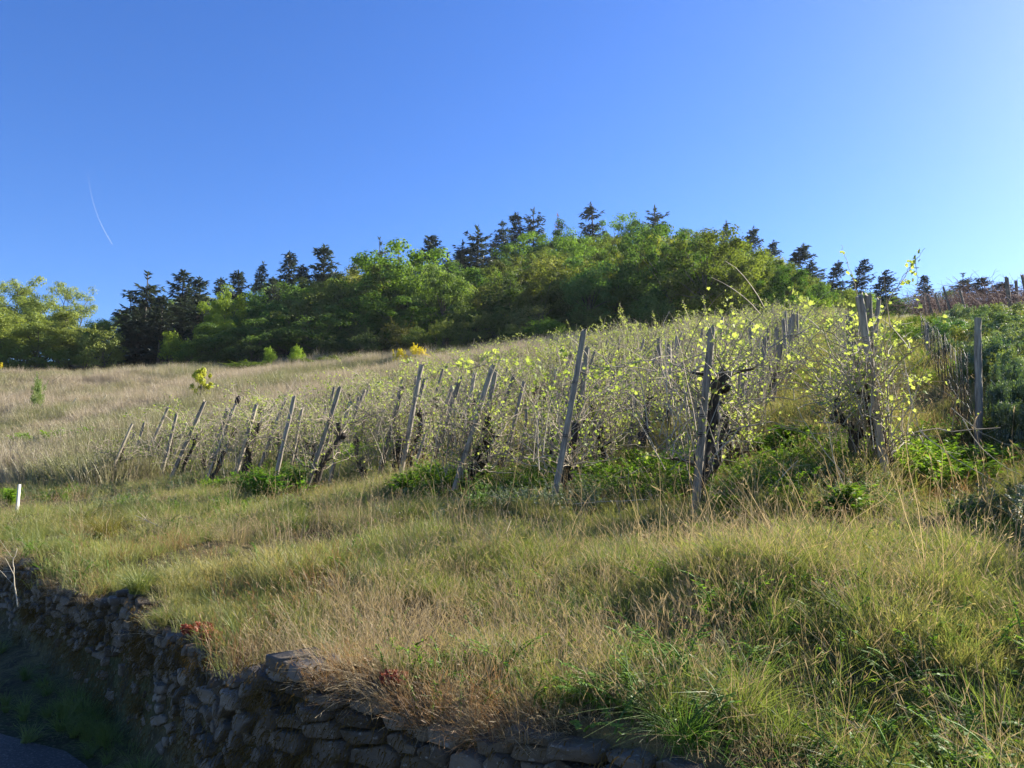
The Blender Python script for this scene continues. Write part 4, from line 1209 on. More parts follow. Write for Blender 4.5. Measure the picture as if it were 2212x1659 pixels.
def tree_conifer(seed, H=11., Rm=2.5, zmin=.06, step=.42, mat='needle', per=26, wind=0.0, bend=0.0, taper=.8, dens=6, flat_top=0.0, gap=.12, card=.42):
    rg = np.random.default_rng(seed); tr, cr = MB(), MB()
    n = 10; t = np.linspace(0, 1, n)
    def axis_x(z): return bend * H * (z / H) ** 2.2
    P = np.stack([axis_x(t * H) + np.cumsum(rg.normal(0, .03, n)), np.cumsum(rg.normal(0, .03, n)), t * H - .3 * (1 - t)], -1)
    add_tubes(tr, P[None], np.linspace(.20, .03, n)[None], 7)
    z = zmin * H; cen, dirs = [], []
    while z < H * .985:
        f = z / H
        rad = Rm * ((1 - f) ** taper * (1 - flat_top) + flat_top * (1 - f ** 4)) + .12
        rad *= rg.uniform(.65, 1.15)
        if f < .25: rad *= .75 + f
        if rg.random() > gap:
            nb = max(3, int(dens * rg.uniform(.7, 1.2)))
            a0 = rg.uniform(0, 6.3)
            for b in range(nb):
                az = a0 + b * 2 * PI / nb + rg.normal(0, .25)
                L = rad * rg.uniform(.45, 1.2) * (1 + wind * math.cos(az))
                if L < .1: continue
                tt = np.linspace(0, 1, 6)
                rise = rg.uniform(-.15, .25) + (.5 * f)
                Q = np.stack([axis_x(z) + np.cos(az) * L * tt + wind * .25 * L * tt ** 2, np.sin(az) * L * tt, z + L * (rise * tt - .28 * tt ** 2 + .22 * tt ** 4)], -1)
                add_tubes(tr, Q[None], np.linspace(.035, .008, 6)[None], 3, cap=False)
                k = max(6, int(per * L / Rm + 4))
                u = rg.uniform(.12, 1.05, k)
                pos = np.stack([np.interp(np.minimum(u, 1), tt, Q[:, i]) for i in range(3)], -1)
                sgn = rg.choice([-1, 1], k)
                dv = np.stack([np.cos(az) * .75 - np.sin(az) * sgn * .7 + wind * .3, np.sin(az) * .75 + np.cos(az) * sgn * .7, rg.normal(-.05, .30, k)], -1)
                cen.append(pos + rg.normal(0, .05, (k, 3))); dirs.append(unit(dv + rg.normal(0, .2, (k, 3))))
        z += step * rg.uniform(.75, 1.25)
    # leader
    k = 20; zz = rg.uniform(.9, 1.0, k) * H
    cen.append(np.stack([axis_x(zz), np.zeros(k), zz - .1], -1)); dirs.append(unit(rg.normal(size=(k, 3)) * [.6, .6, .3] + [0, 0, .7]))
    cen, dirs = np.concatenate(cen), np.concatenate(dirs); K = len(cen)
    up = unit(rg.normal(0, .55, (K, 3)) + [0, 0, 1]); s = unit(np.cross(up, dirs)); nn = np.cross(dirs, s)
    Rmx = np.stack([dirs, s, nn], -1)
    sz = card * rg.uniform(.6, 1.3, K)
    add_template(cr, LANCE[0] * [1, 1.15, 1.6], LANCE[1], Rmx, cen, sz, rg.random(K))
    return tr.mesh('trunk', M['bark'], True), cr.mesh('crown', M[mat])

KIND = {
 'round': [tree_round(2000 + i, Rx=3.6 + .3 * i, zc=.55 + .01 * i, npuff=50 + 4 * i) for i in range(6)],
 'airy': [tree_airy(2100 + i) for i in range(4)],
 'olive': [tree_shrub(2200 + i, Rx=1.9 + .15 * i) for i in range(6)],
 'green': [tree_shrub(2250 + i, Rx=1.7 + .2 * i, mat='leaf_green', leaf=.17) for i in range(3)],
 'spruce': [tree_conifer(2300 + i, Rm=2.9, gap=.14, dens=7, per=34, taper=.68, flat_top=.08, card=.55) for i in range(4)],
 'pine': [tree_conifer(2340 + i, Rm=2.6, zmin=.14, step=.55, taper=.6, flat_top=.22, dens=8, gap=.14, per=46, card=.55) for i in range(4)],
 'greypine': [tree_conifer(2380 + i, Rm=2.6, zmin=.12, step=.6, taper=.75, flat_top=.15, dens=7, gap=.16, mat='needle_grey', per=38, card=.55) for i in range(3)],
 'bent': [tree_conifer(2420 + i, Rm=2.7, zmin=.08, step=.5, wind=.45, bend=.17, taper=.65, flat_top=.2, dens=8, gap=.14, mat='needle_grey' if i == 1 else 'needle', per=44, card=.55) for i in range(3)],
 'dead': [tree_conifer(2460 + i, Rm=2.0, zmin=.3, step=.5, taper=.6, dens=5, gap=.2, mat='moss', per=10) for i in range(1)],
 'broom': [tree_shrub(2480 + i, H=2., Rx=1.0, npuff=40, per=90, leaf=.10, mat='flower', puff=(.3, .8)) for i in range(2)],
 'sapling': [tree_round(2600, Rx=3.3, zc=.64, zr=.33, npuff=30, per=52, leaf=.62, low=.3, mat='sapling_leaf', puff=(.6, 1.3), trunk=.16)],
 'bush': [tree_shrub(2500 + i, H=2., Rx=1.15, npuff=70, per=150, leaf=.075, mat='bush_leaf', puff=(.32, .75)) for i in range(4)],
}
REFH = {'sapling': 10.2, 'round': 10.4, 'airy': 11.2, 'olive': 4.2, 'green': 4.2, 'spruce': 11.05, 'pine': 11.05, 'greypine': 11.05, 'bent': 11.05, 'dead': 11.05, 'broom': 2.1, 'bush': 2.15}
REFW = {'sapling': 7.6, 'round': 8.6, 'airy': 8.4, 'olive': 5.0, 'green': 4.6, 'spruce': 5.4, 'pine': 5.0, 'greypine': 5.2, 'bent': 5.6, 'dead': 4.0, 'broom': 2.7, 'bush': 2.9}
NAMES = {'sapling': 'meadow_sapling', 'round': 'broadleaf_tree', 'airy': 'locust_tree', 'olive': 'hawthorn_shrub', 'green': 'leafy_shrub', 'spruce': 'spruce_tree', 'pine': 'pine_tree', 'greypine': 'pine_tree',
         'bent': 'pine_tree', 'dead': 'dead_conifer', 'broom': 'broom_shrub', 'bush': 'bramble_bush'}
CATS = {'sapling': 'sapling', 'round': 'tree', 'airy': 'tree', 'olive': 'shrub', 'green': 'shrub', 'spruce': 'conifer', 'pine': 'conifer', 'greypine': 'conifer', 'bent': 'conifer', 'dead': 'conifer', 'broom': 'shrub', 'bush': 'bush'}
GRP = {'sapling': 'lone plants in the meadow', 'round': 'broadleaf trees of the wooded hill', 'airy': 'pale airy trees beyond the meadow', 'olive': 'shrubs along the foot of the wood', 'green': 'shrubs along the foot of the wood',
       'spruce': 'dark conifers of the wooded hill', 'pine': 'dark conifers of the wooded hill', 'greypine': 'dark conifers of the wooded hill', 'bent': 'dark conifers of the wooded hill',
       'dead': 'dark conifers of the wooded hill', 'broom': 'yellow broom at the wood edge', 'bush': 'bushes on the right bank'}
TREES = []
_tr = random.Random(33)

def plant(kind, x, y, h, w=None, tint=(1, 1, 1), label=None, group=None, v=None, name=None):
    ms = KIND[kind]; m = ms[_tr.randrange(len(ms)) if v is None else v % len(ms)]
    z = g1(x, y) - .15
    sz = h / REFH[kind]; sx = (w / REFW[kind]) if w else sz * _tr.uniform(.9, 1.15)
    r = empty(name or NAMES[kind], (x, y, z), _tr.uniform(0, 6.3) if kind != 'bent' else _tr.uniform(-.4, .4))
    r.scale = (sx, sx, sz)
    for nm, me in (('trunk', m[0]), ('crown', m[1])):
        o = bpy.data.objects.new(nm, me); COL.objects.link(o); o.parent = r
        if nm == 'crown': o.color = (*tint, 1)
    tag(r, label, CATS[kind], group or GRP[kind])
    u, v_ = proj((x, y, z + h))
    TREES.append(dict(o=r, kind=kind, u=u, v=v_, x=x, y=y, h=h, w=sx * REFW[kind], label=label, tint=tint))
    return r

def tree_at(kind, u, vtop, d, wpx=None, tint=(1, 1, 1), label=None, v=None, hmax=16, group=None, name=None):
    top = at(u, vtop, d); gz = g1(top[0], d)
    h = min(max(top[2] - gz + .15, 1.0), hmax)
    return plant(kind, top[0], d, h, wpx * d / FPX if wpx else None, tint, label, group, v, name)

BR = (1.45, 1.4, .9); MID = (1, 1, 1); SHADED = (.62, .68, .75); YG = (1.7, 1.45, .7); OL = (1.1, 1.0, .9)  # the dark tint puts shade at the wood's foot into the leaf colour
specials = [
 # pale airy trees at the left
 ('airy', 22, 590, 90, 150, (1.05, 1.05, 1.1), 'feathery pale tree cut by the left picture edge, tallest there'), ('airy', 95, 604, 92, 130, (1, 1, 1.1), 'feathery pale tree second from the left edge'),
 ('airy', 160, 603, 91, 120, (1, 1, 1.1), 'round topped feathery tree nearest the gap of sky'), ('airy', 215, 665, 84, 110, (.7, .85, 1.0), 'bluish green thin tree leaning into the gap of sky'),
 ('airy', 20, 660, 80, 190, (1.0, 1.0, .8), 'low yellow green tree at the left meadow edge'), ('airy', 95, 685, 79, 170, (1.0, 1.0, .8), 'spreading yellow green tree in front of the feathery pair'),
 ('airy', 165, 690, 79, 150, (.95, .95, .8), 'yellow green tree with visible dark limbs, front of the left clump'), ('airy', 60, 640, 87, 140, (.95, 1, .9), 'yellow green tree filling the gap between the two leftmost feathery ones'), ('airy', 130, 650, 86, 140, (1, 1, .9), 'leafy tree below the round topped feathery tree'), ('airy', 190, 680, 82, 110, (1, 1.05, .9), 'leafy tree in front of the bluish green thin one'), ('airy', 5, 710, 78, 150, (1, 1, .8), 'low leafy tree at the very left picture edge'), ('airy', 250, 725, 78, 70, (1, 1, .9), 'short leafy tree at the right tip of the left clump'),
 ('olive', 225, 705, 77, 110, (1.5, 1.4, 1.1), 'rounded olive shrub at the right end of the left clump'),
 ('olive', 40, 745, 77, 110, (1.2, 1.3, .9), 'low green shrub under the left edge trees'), ('olive', 130, 750, 77, 110, (1.2, 1.3, .9), 'low green shrub under the spreading left tree'),
 ('olive', -60, 690, 78, 150, (1.2, 1.3, .9), 'olive shrub half outside the left edge'), ('airy', -70, 620, 86, 170, MID, 'pale tree half outside the left edge'),
 ('olive', 60, 715, 98, 150, (1.2, 1.25, .9), 'green thicket behind the trunks of the left edge trees'), ('olive', 150, 720, 99, 150, (1.15, 1.25, .9), 'green thicket behind the trunks of the front left tree'), ('olive', 215, 735, 97, 110, (1.1, 1.2, .9), 'green thicket behind the right end of the left clump'), ('olive', -20, 715, 96, 140, (1.1, 1.2, .9), 'green thicket half outside the left edge'),
 # conifers at the left
 ('spruce', 320, 588, 84, 105, MID, 'leftmost tall dark conifer standing against the gap of sky'), ('spruce', 283, 640, 82, 80, MID, 'shorter dark conifer leaning on the leftmost tall one'),
 ('spruce', 352, 640, 80, 80, (.8, .8, .8), 'dark conifer below right of the leftmost tall one'), ('spruce', 397, 584, 90, 85, MID, 'second tall dark conifer from the gap of sky'),
 ('pine', 432, 600, 93, 80, MID, 'flat shouldered dark conifer beside the second tall one'), ('spruce', 300, 690, 80, 100, (.9, .9, .9), 'wide low conifer at the foot of the leftmost tall one'),
 ('spruce', 380, 660, 84, 90, (.8, .8, .8), 'dark conifer below the second tall one'), ('pine', 478, 602, 98, 60, MID, 'small dark conifer top behind the yellow green crown'),
 ('pine', 515, 588, 104, 62, MID, 'dark conifer right behind the yellow green crown'), ('bent', 548, 566, 112, 60, (1.5, 1.4, 1.2), 'pale bent tipped pine above the left slope'),
 ('spruce', 590, 598, 106, 60, MID, 'small dark conifer under the left slope skyline'), ('spruce', 626, 547, 114, 82, MID, 'pointed dark conifer left of the open topped pine'),
 ('pine', 702, 530, 112, 85, (1.2, 1.2, 1.2), 'open topped pine standing high on the left slope skyline'), ('pine', 655, 575, 112, 70, MID, 'dark pine low between the pointed and the open topped conifers'),
 # broadleaf, left slope
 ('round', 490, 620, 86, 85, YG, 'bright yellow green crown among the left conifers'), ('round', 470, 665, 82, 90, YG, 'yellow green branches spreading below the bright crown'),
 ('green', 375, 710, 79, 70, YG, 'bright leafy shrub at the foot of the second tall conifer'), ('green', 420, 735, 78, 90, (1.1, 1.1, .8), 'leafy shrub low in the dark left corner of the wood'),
 ('round', 560, 635, 88, 110, (1.0, 1.1, 1.1), 'grey green broadleaf tree in the middle of the left slope'), ('round', 640, 625, 94, 100, (.9, .9, .8), 'mid green tree below the pointed dark conifer'),
 ('round', 705, 592, 97, 120, BR, 'bright green tree under the open topped pine'), ('round', 620, 690, 82, 140, SHADED, 'dark broadleaf tree above the two round shrubs'),
 ('round', 740, 640, 88, 120, (.9, .95, .9), 'broadleaf tree left of the biggest crown'), ('round', 545, 690, 80, 120, SHADED, 'dark tree low on the left slope above the meadow'),
 ('round', 690, 690, 80, 130, SHADED, 'dark tree right above the round shrubs'), ('round', 470, 700, 80, 120, SHADED, 'dark tree at the shaded foot of the left slope'),
 # biggest crown and neighbours
 ('round', 872, 522, 95, 215, (1.25, 1.25, .95), 'biggest broadleaf crown, bright green and rounded, centre left'), ('greypine', 822, 512, 104, 60, (1.0, 1.1, 1.1), 'grey conifer tip behind the biggest crown'),
 ('round', 812, 548, 98, 120, (1.1, 1.15, 1.05), 'broadleaf shoulder on the left of the biggest crown'), ('round', 935, 600, 90, 130, BR, 'bright broadleaf tree at the right foot of the biggest crown'),
 ('round', 800, 640, 86, 150, (.85, .9, .8), 'darker tree at the left foot of the biggest crown'), ('round', 880, 650, 82, 150, (1.05, 1.05, .8), 'broadleaf tree right below the biggest crown'),
 ('pine', 931, 510, 126, 66, MID, 'dark tufted pine just right of the biggest crown'), ('pine', 1000, 520, 128, 62, MID, 'dark pine left of the tall stepped conifer'),
 ('pine', 1032, 488, 130, 76, MID, 'tall stepped dark conifer on the left crest'), ('spruce', 968, 545, 122, 80, MID, 'dark conifer mass below the tufted pine'), ('spruce', 1045, 545, 122, 90, MID, 'dark conifer below the tall stepped one'),
 ('spruce', 1085, 476, 140, 56, (1.2, 1.2, 1.2), 'slim pointed conifer left of the crest pair'), ('pine', 1115, 460, 145, 56, MID, 'left one of the crest pair of dark pines'),
 ('pine', 1152, 448, 147, 66, (1.2, 1.2, 1.2), 'right and taller one of the crest pair of pines'), ('dead', 1205, 461, 150, 40, (2.6, 1.8, 2.2), 'small reddish bare conifer on the crest'),
 ('greypine', 1275, 436, 150, 75, MID, 'highest conifer of the crest, pale and pointed'), ('pine', 1414, 446, 150, 66, MID, 'lone round topped dark pine on the right crest'),
 ('bent', 1552, 478, 132, 48, MID, 'slim wind bent pine where the crest starts falling right'), ('bent', 1603, 488, 130, 80, MID, 'broad wind bent pine beside the slim bent one'),
 ('bent', 1645, 520, 122, 75, (1.2, 1.2, 1.2), 'ragged pine with a bare side branch, right slope'), ('bent', 1700, 527, 110, 105, MID, 'large wind swept pine streaming right on the right slope'),
 ('greypine', 1752, 565, 104, 60, (1.2, 1.3, 1.1), 'pale conifer at the foot of the large wind swept pine'), ('bent', 1790, 562, 98, 66, MID, 'small dark pine right of the large wind swept one'),
 ('bent', 1842, 562, 94, 66, MID, 'wind swept pine behind the thin bare vine shoot'), ('bent', 1893, 583, 92, 66, MID, 'dark wind swept pine left of the leafy vine shoot'),
 ('spruce', 1995, 596, 92, 50, MID, 'small pointed conifer right of the leafy vine shoot'), ('spruce', 2080, 590, 92, 62, (1.2, 1.2, 1.2), 'conifer above the bare vine terrace'),
 ('pine', 2120, 600, 92, 60, MID, 'low dark conifer over the thick end of the bare terrace'), ('pine', 2165, 612, 88, 70, MID, 'flat dark conifer above the bare terrace near the right edge'),
 ('round', 1940, 640, 95, 90, (.9, 1, .9), 'green tree low on the skyline under the leafy vine shoot'), ('round', 2040, 625, 96, 80, (.8, .9, .9), 'green tree top low behind the bare terrace'),
 # crest canopy
 ('round', 1225, 482, 146, 110, (1.0, 1.1, .95), 'rounded crest tree left of the highest conifer'), ('round', 1330, 470, 150, 100, (1.15, 1.25, 1.05), 'bright crest tree right of the highest conifer'),
 ('round', 1385, 478, 148, 100, (1.05, 1.15, .95), 'crest tree left of the lone round topped pine'), ('round', 1455, 486, 142, 110, (1.1, 1.15, .9), 'crest tree right of the lone round topped pine'),
 ('round', 1505, 500, 136, 110, (1.15, 1.15, .85), 'crest tree left of the slim bent pine'), ('round', 1570, 520, 128, 110, BR, 'bright tree below the broad bent pine'),
 ('round', 1175, 500, 140, 100, (1.0, 1.05, .9), 'tree just under the crest pair of pines'), ('round', 1120, 505, 134, 110, (1.0, 1.1, .8), 'tree under the slim pointed crest conifer'),
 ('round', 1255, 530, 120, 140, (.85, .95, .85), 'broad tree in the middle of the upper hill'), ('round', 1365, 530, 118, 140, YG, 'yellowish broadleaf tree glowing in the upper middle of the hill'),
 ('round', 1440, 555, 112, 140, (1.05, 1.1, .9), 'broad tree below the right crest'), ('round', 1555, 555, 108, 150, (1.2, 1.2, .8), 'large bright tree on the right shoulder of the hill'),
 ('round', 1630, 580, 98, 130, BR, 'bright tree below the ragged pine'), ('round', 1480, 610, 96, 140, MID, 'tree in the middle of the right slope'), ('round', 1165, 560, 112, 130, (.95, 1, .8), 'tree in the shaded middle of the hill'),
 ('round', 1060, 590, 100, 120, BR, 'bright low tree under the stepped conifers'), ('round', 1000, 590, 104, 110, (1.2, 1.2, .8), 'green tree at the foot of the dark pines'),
 ('round', 1700, 600, 84, 120, (1.2, 1.2, .85), 'bright rounded tree at the right end of the wood'), ('round', 1600, 640, 78, 130, SHADED, 'shaded tree at the right foot of the wood'),
 ('round', 1520, 640, 80, 120, SHADED, 'shaded tree left of the right foot of the wood'), ('round', 1375, 600, 100, 130, (.9, .85, .75), 'olive broadleaf tree in the centre right of the hill'),
 ('green', 1760, 640, 66, 110, (1.5, 1.4, .9), 'bright leafy shrub behind the top of the vineyard'), ('green', 1700, 650, 66, 100, (.9, .9, .8), 'leafy shrub left of the bright one behind the vineyard top'),
 ('green', 1640, 662, 68, 110, (.8, .85, .8), 'shaded leafy shrub above the vineyard rows'), ('olive', 1820, 640, 68, 90, (1.3, 1.3, 1), 'olive shrub right at the end of the wood'),
 # shrubs along the foot of the wood; darker tints carry the shade there
 ('olive', 1045, 608, 88, 120, OL, 'large rounded olive shrub high in the scrub'), ('olive', 1130, 612, 88, 120, OL, 'rounded olive shrub in the middle of the scrub top'),
 ('olive', 1200, 640, 84, 100, OL, 'olive shrub on the right of the scrub top'), ('olive', 1000, 645, 82, 110, (1.05, 1.1, .8), 'greener shrub on the left of the scrub'),
 ('olive', 1080, 660, 78, 120, (1, .98, .9), 'olive shrub in the heart of the scrub'), ('olive', 1265, 665, 76, 110, (.9, .9, .85), 'dull shrub right of the scrub heart'),
 ('olive', 957, 684, 74, 66, (1.2, 1.15, .8), 'upright yellow green shrub at the scrub foot'), ('olive', 1008, 692, 73, 82, OL, 'rounded shrub next to the upright yellow green one'),
 ('olive', 905, 700, 74, 80, (1.0, 1.05, .8), 'shrub above the yellow broom'), ('green', 1180, 686, 70, 110, (1.0, 1.05, .8), 'fresh green shrub in the middle of the scrub foot'),
 ('olive', 1110, 700, 70, 90, (.95, .95, .9), 'low olive shrub at the scrub foot, left of the fresh green one'), ('olive', 1290, 676, 69, 72, OL, 'shrub behind the top of the tallest stake'),
 ('olive', 1335, 690, 67, 50, (1, 1, .8), 'small shrub right of the tallest stake'), ('olive', 1240, 700, 68, 70, (1.1, 1.05, .8), 'small shrub left of the tallest stake'),
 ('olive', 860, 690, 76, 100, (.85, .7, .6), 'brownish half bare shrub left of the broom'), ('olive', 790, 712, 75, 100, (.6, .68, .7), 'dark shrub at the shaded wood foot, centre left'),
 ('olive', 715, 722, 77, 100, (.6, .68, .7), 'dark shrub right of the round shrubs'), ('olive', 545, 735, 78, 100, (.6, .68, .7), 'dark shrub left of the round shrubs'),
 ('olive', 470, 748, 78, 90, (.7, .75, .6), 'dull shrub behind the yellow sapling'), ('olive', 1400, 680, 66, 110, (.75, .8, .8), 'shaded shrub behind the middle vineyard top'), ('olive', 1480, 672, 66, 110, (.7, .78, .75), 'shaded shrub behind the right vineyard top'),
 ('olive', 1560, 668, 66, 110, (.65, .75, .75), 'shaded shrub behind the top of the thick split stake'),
 ('green', 583, 746, 72, 34, (1.9, 1.7, .8), 'small bright round shrub, left of the two at the meadow top'), ('green', 642, 745, 72, 38, (1.9, 1.7, .8), 'small bright round shrub, right of the two at the meadow top'),
 ('broom', 864, 752, 57, 44, MID, 'low left yellow broom bush at the meadow top'), ('broom', 905, 742, 57, 58, MID, 'bigger right yellow broom bush at the meadow top'), ('broom', 1282, 722, 54, 56, MID, 'yellow broom bush just right of the tallest stake top'),
 ('broom', 2, 790, 74, 14, MID, 'tiny yellow broom spot at the left edge of the meadow'),
 ('olive', 760, 768, 66, 130, (1.1, 1.1, .8), 'low scrubby bush left of the yellow broom'), ('olive', 690, 778, 68, 110, (1.0, 1.1, .7), 'low green scrub under the right round shrub'), ('olive', 965, 755, 60, 90, (1.3, 1.2, .8), 'low bright scrub right of the yellow broom'),
 ('olive', 540, 785, 70, 120, (1.0, 1.15, .7), 'low green scrub under the left round shrub'), ('olive', 1040, 755, 59, 80, (1.1, 1.1, .8), 'low scrub at the meadow top behind the leaning pair'),
 ('sapling', 438, 784, 41, 50, (1, 1, 1), 'yellow green sapling standing alone in the dry meadow'), ('olive', 85, 806, 47, 40, (1.5, 1.6, 1.5), 'pale little bush alone in the left meadow'),
]
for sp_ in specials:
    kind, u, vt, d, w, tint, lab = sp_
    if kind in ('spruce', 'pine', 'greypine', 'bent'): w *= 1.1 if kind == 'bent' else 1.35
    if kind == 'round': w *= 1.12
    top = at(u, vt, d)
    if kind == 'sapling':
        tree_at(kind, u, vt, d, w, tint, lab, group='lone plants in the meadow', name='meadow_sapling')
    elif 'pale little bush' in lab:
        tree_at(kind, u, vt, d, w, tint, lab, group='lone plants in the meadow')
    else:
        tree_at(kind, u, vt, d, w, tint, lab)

# the rest of the wood
def fill():
    pts = [(t['x'], t['y']) for t in TREES]
    rg = random.Random(44); n = 0
    cols = [(-500, 'the pale left edge trees'), (255, 'the leftmost tall conifer'), (370, 'the second tall conifer'), (460, 'the yellow green crown'), (530, 'the bent tipped pine'), (590, 'the pointed dark conifer'),
            (670, 'the open topped pine'), (770, 'the biggest crown'), (915, 'the tufted pine'), (985, 'the stepped conifer'), (1070, 'the crest pair'), (1185, 'the reddish conifer'), (1240, 'the highest conifer'),
            (1350, 'the lone round topped pine'), (1460, 'the slim bent pine'), (1575, 'the broad bent pine'), (1630, 'the ragged pine'), (1675, 'the large wind swept pine'), (1765, 'the thin vine shoot'), (1870, 'the leafy vine shoot'), (2010, 'the bare terrace')]
    new = []
    for k in range(6000):
        u = rg.uniform(-250, 1960); d = rg.uniform(60, 150)
        x = ray(u, 700)[0] / ray(u, 700)[1] * d
        e = float(edge_y(np.array([x]), np.array([float(d)]))[0])
        if d < e + 5: continue
        if u < 260 and d > 100: continue
        if 225 < u < 270: continue
        if u > 1760 and d > 112: continue
        z = g1(x, d)
        uu, vb = proj((x, d, z))
        mind = 4.2 if d < 95 else 5.4
        if any((x - a) ** 2 + (d - b) ** 2 < mind ** 2 for a, b in pts): continue
        # keep the skyline of the photograph: no filler tree may rise above it
        sky = np.interp(u, [-300, 0, 225, 250, 270, 330, 400, 500, 600, 700, 760, 820, 900, 960, 1030, 1100, 1200, 1300, 1400, 1500, 1600, 1700, 1760, 1850, 1960],
                        [620, 620, 690, 760, 680, 640, 630, 625, 600, 590, 590, 560, 550, 550, 530, 510, 492, 485, 482, 500, 525, 575, 600, 625, 640])
        top = at(u, sky, d)
        hmax = top[2] - z
        if hmax < 3.0: continue
        h = min(rg.uniform(7.5, 11), hmax)
        if u < 255: kind = 'airy'; h = min(h, 8)
        elif u < 470: kind = 'spruce' if rg.random() < .7 else 'round'
        elif 940 < u < 1080 and d > 110: kind = 'pine'
        elif d < e + 11: kind = rg.choice(['olive', 'olive', 'green']); h = min(h, rg.uniform(3.2, 5.0))
        else: kind = 'round'
        if kind == 'round' and h < 4.5: kind = 'green'
        g = rg.uniform(.55, 1.3); tint = (g * rg.uniform(.85, 1.4), g * rg.uniform(.92, 1.12), g * rg.uniform(.75, 1.25))
        plant(kind, x, float(d), h, None, tint)
        pts.append((x, d)); n += 1
        if n > 210: break
    # labels from the nearest landmark column and the rank from the skyline down
    by = {}
    for t in TREES:
        if t['label']: continue
        c = [w for u0, w in cols if t['u'] >= u0]
        by.setdefault((c[-1] if c else cols[0][1], NAMES[t['kind']]), []).append(t)
    for (w, nm), ts in by.items():
        ts.sort(key=lambda t: t['v'])
        tn = {'broadleaf_tree': 'broadleaf tree', 'locust_tree': 'pale airy tree', 'hawthorn_shrub': 'olive shrub', 'leafy_shrub': 'leafy green shrub', 'spruce_tree': 'dark conifer', 'pine_tree': 'dark pine'}[nm]
        for i, t in enumerate(ts):
            t['label'] = '%s %s from the top below %s' % (tn, ORD[i], w)
            t['o']['label'] = t['label']
    return n
NF = fill()

# bushes on the right-hand bank; the darkest tints paint in the hollow's shade
for (u, vt, d, w, tint, lab) in [
    (2170, 745, 15.5, 110, (1.1, 1.2, 1.3), 'bluish green bush top right, behind the round fence post'), (2215, 770, 13.5, 130, (1.1, 1.2, 1.2), 'dense bush cut by the right edge beside the fence'),
    (2160, 790, 12.5, 70, (.9, 1.1, 1.1), 'bush touching the right side of the fence post'), (2185, 860, 11, 90, (1.35, 1.3, .8), 'fresh yellow green bush right of the fence post'),
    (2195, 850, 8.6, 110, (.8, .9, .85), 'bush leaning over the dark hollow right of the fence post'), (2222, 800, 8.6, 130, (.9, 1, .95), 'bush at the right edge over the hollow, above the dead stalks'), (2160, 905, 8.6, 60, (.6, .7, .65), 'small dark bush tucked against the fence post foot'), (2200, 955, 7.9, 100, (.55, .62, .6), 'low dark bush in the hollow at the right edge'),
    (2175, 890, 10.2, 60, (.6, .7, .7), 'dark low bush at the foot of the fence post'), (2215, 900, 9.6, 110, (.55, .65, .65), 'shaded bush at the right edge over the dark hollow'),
    (2130, 725, 20, 80, (1.0, 1.1, 1.2), 'bush below the bare terrace left of the right edge'), (2200, 712, 21, 110, (1.0, 1.1, 1.2), 'bush below the thick end of the bare terrace'),
    (2060, 722, 24, 70, (.9, 1, 1.1), 'bush between the two fence posts, below the terrace'), (2045, 770, 15, 60, (.75, .9, .8), 'low green bush behind the wire mesh'), (2275, 760, 12, 160, (.9, 1, 1), 'big bush mostly beyond the right edge'),
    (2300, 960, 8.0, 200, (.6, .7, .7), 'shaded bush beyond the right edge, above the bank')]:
    tree_at('bush', u, vt, d, w, tint, lab)
_rb = random.Random(77)
for k in range(20):
    d = 11.5 + k * .95; u = (2190, 2120, 2050, 2160, 1990)[k % 5] + _rb.uniform(-25, 25) - max(0, d - 20) * 3
    r = ray(u, 700); x = r[0] / r[1] * d
    if lateral(x, d) < LAT_RIGHT + .9: x += 1.2
    plant('bush' if k % 3 else 'olive', x, d, _rb.uniform(.7, 1.25), _rb.uniform(1.0, 1.9), (_rb.uniform(.9, 1.3), _rb.uniform(1.0, 1.3), _rb.uniform(.9, 1.4)),
          'low green scrub bush on the bank right of the wire fence, %s going uphill' % ORD[k], GRP['bush'], name='scrub_bush')
# a tall bush just outside the frame whose shade falls over the right-hand corner
for (x, y, h, w, lab) in [(5.7, 5.9, 2.3, 2.4, 'tall bush just outside the right edge shading the bank'), (4.6, 4.1, 1.9, 1.8, 'second tall bush outside the right edge nearer the road')]:
    plant('bush', x, y, h, w, (.8, .9, .8), lab)

# ------------------------------------------------------------------ single plants one can point at
def copy_mesh_obj(name, src, loc, rz, sc, label, cat, group, tint=(1, 1, 1)):
    o = bpy.data.objects.new(name, src.data); COL.objects.link(o)
    o.location = loc; o.rotation_euler = (0, 0, rz); o.scale = (sc, sc, sc); o.color = (*tint, 1)
    tag(o, label, cat, group); return o

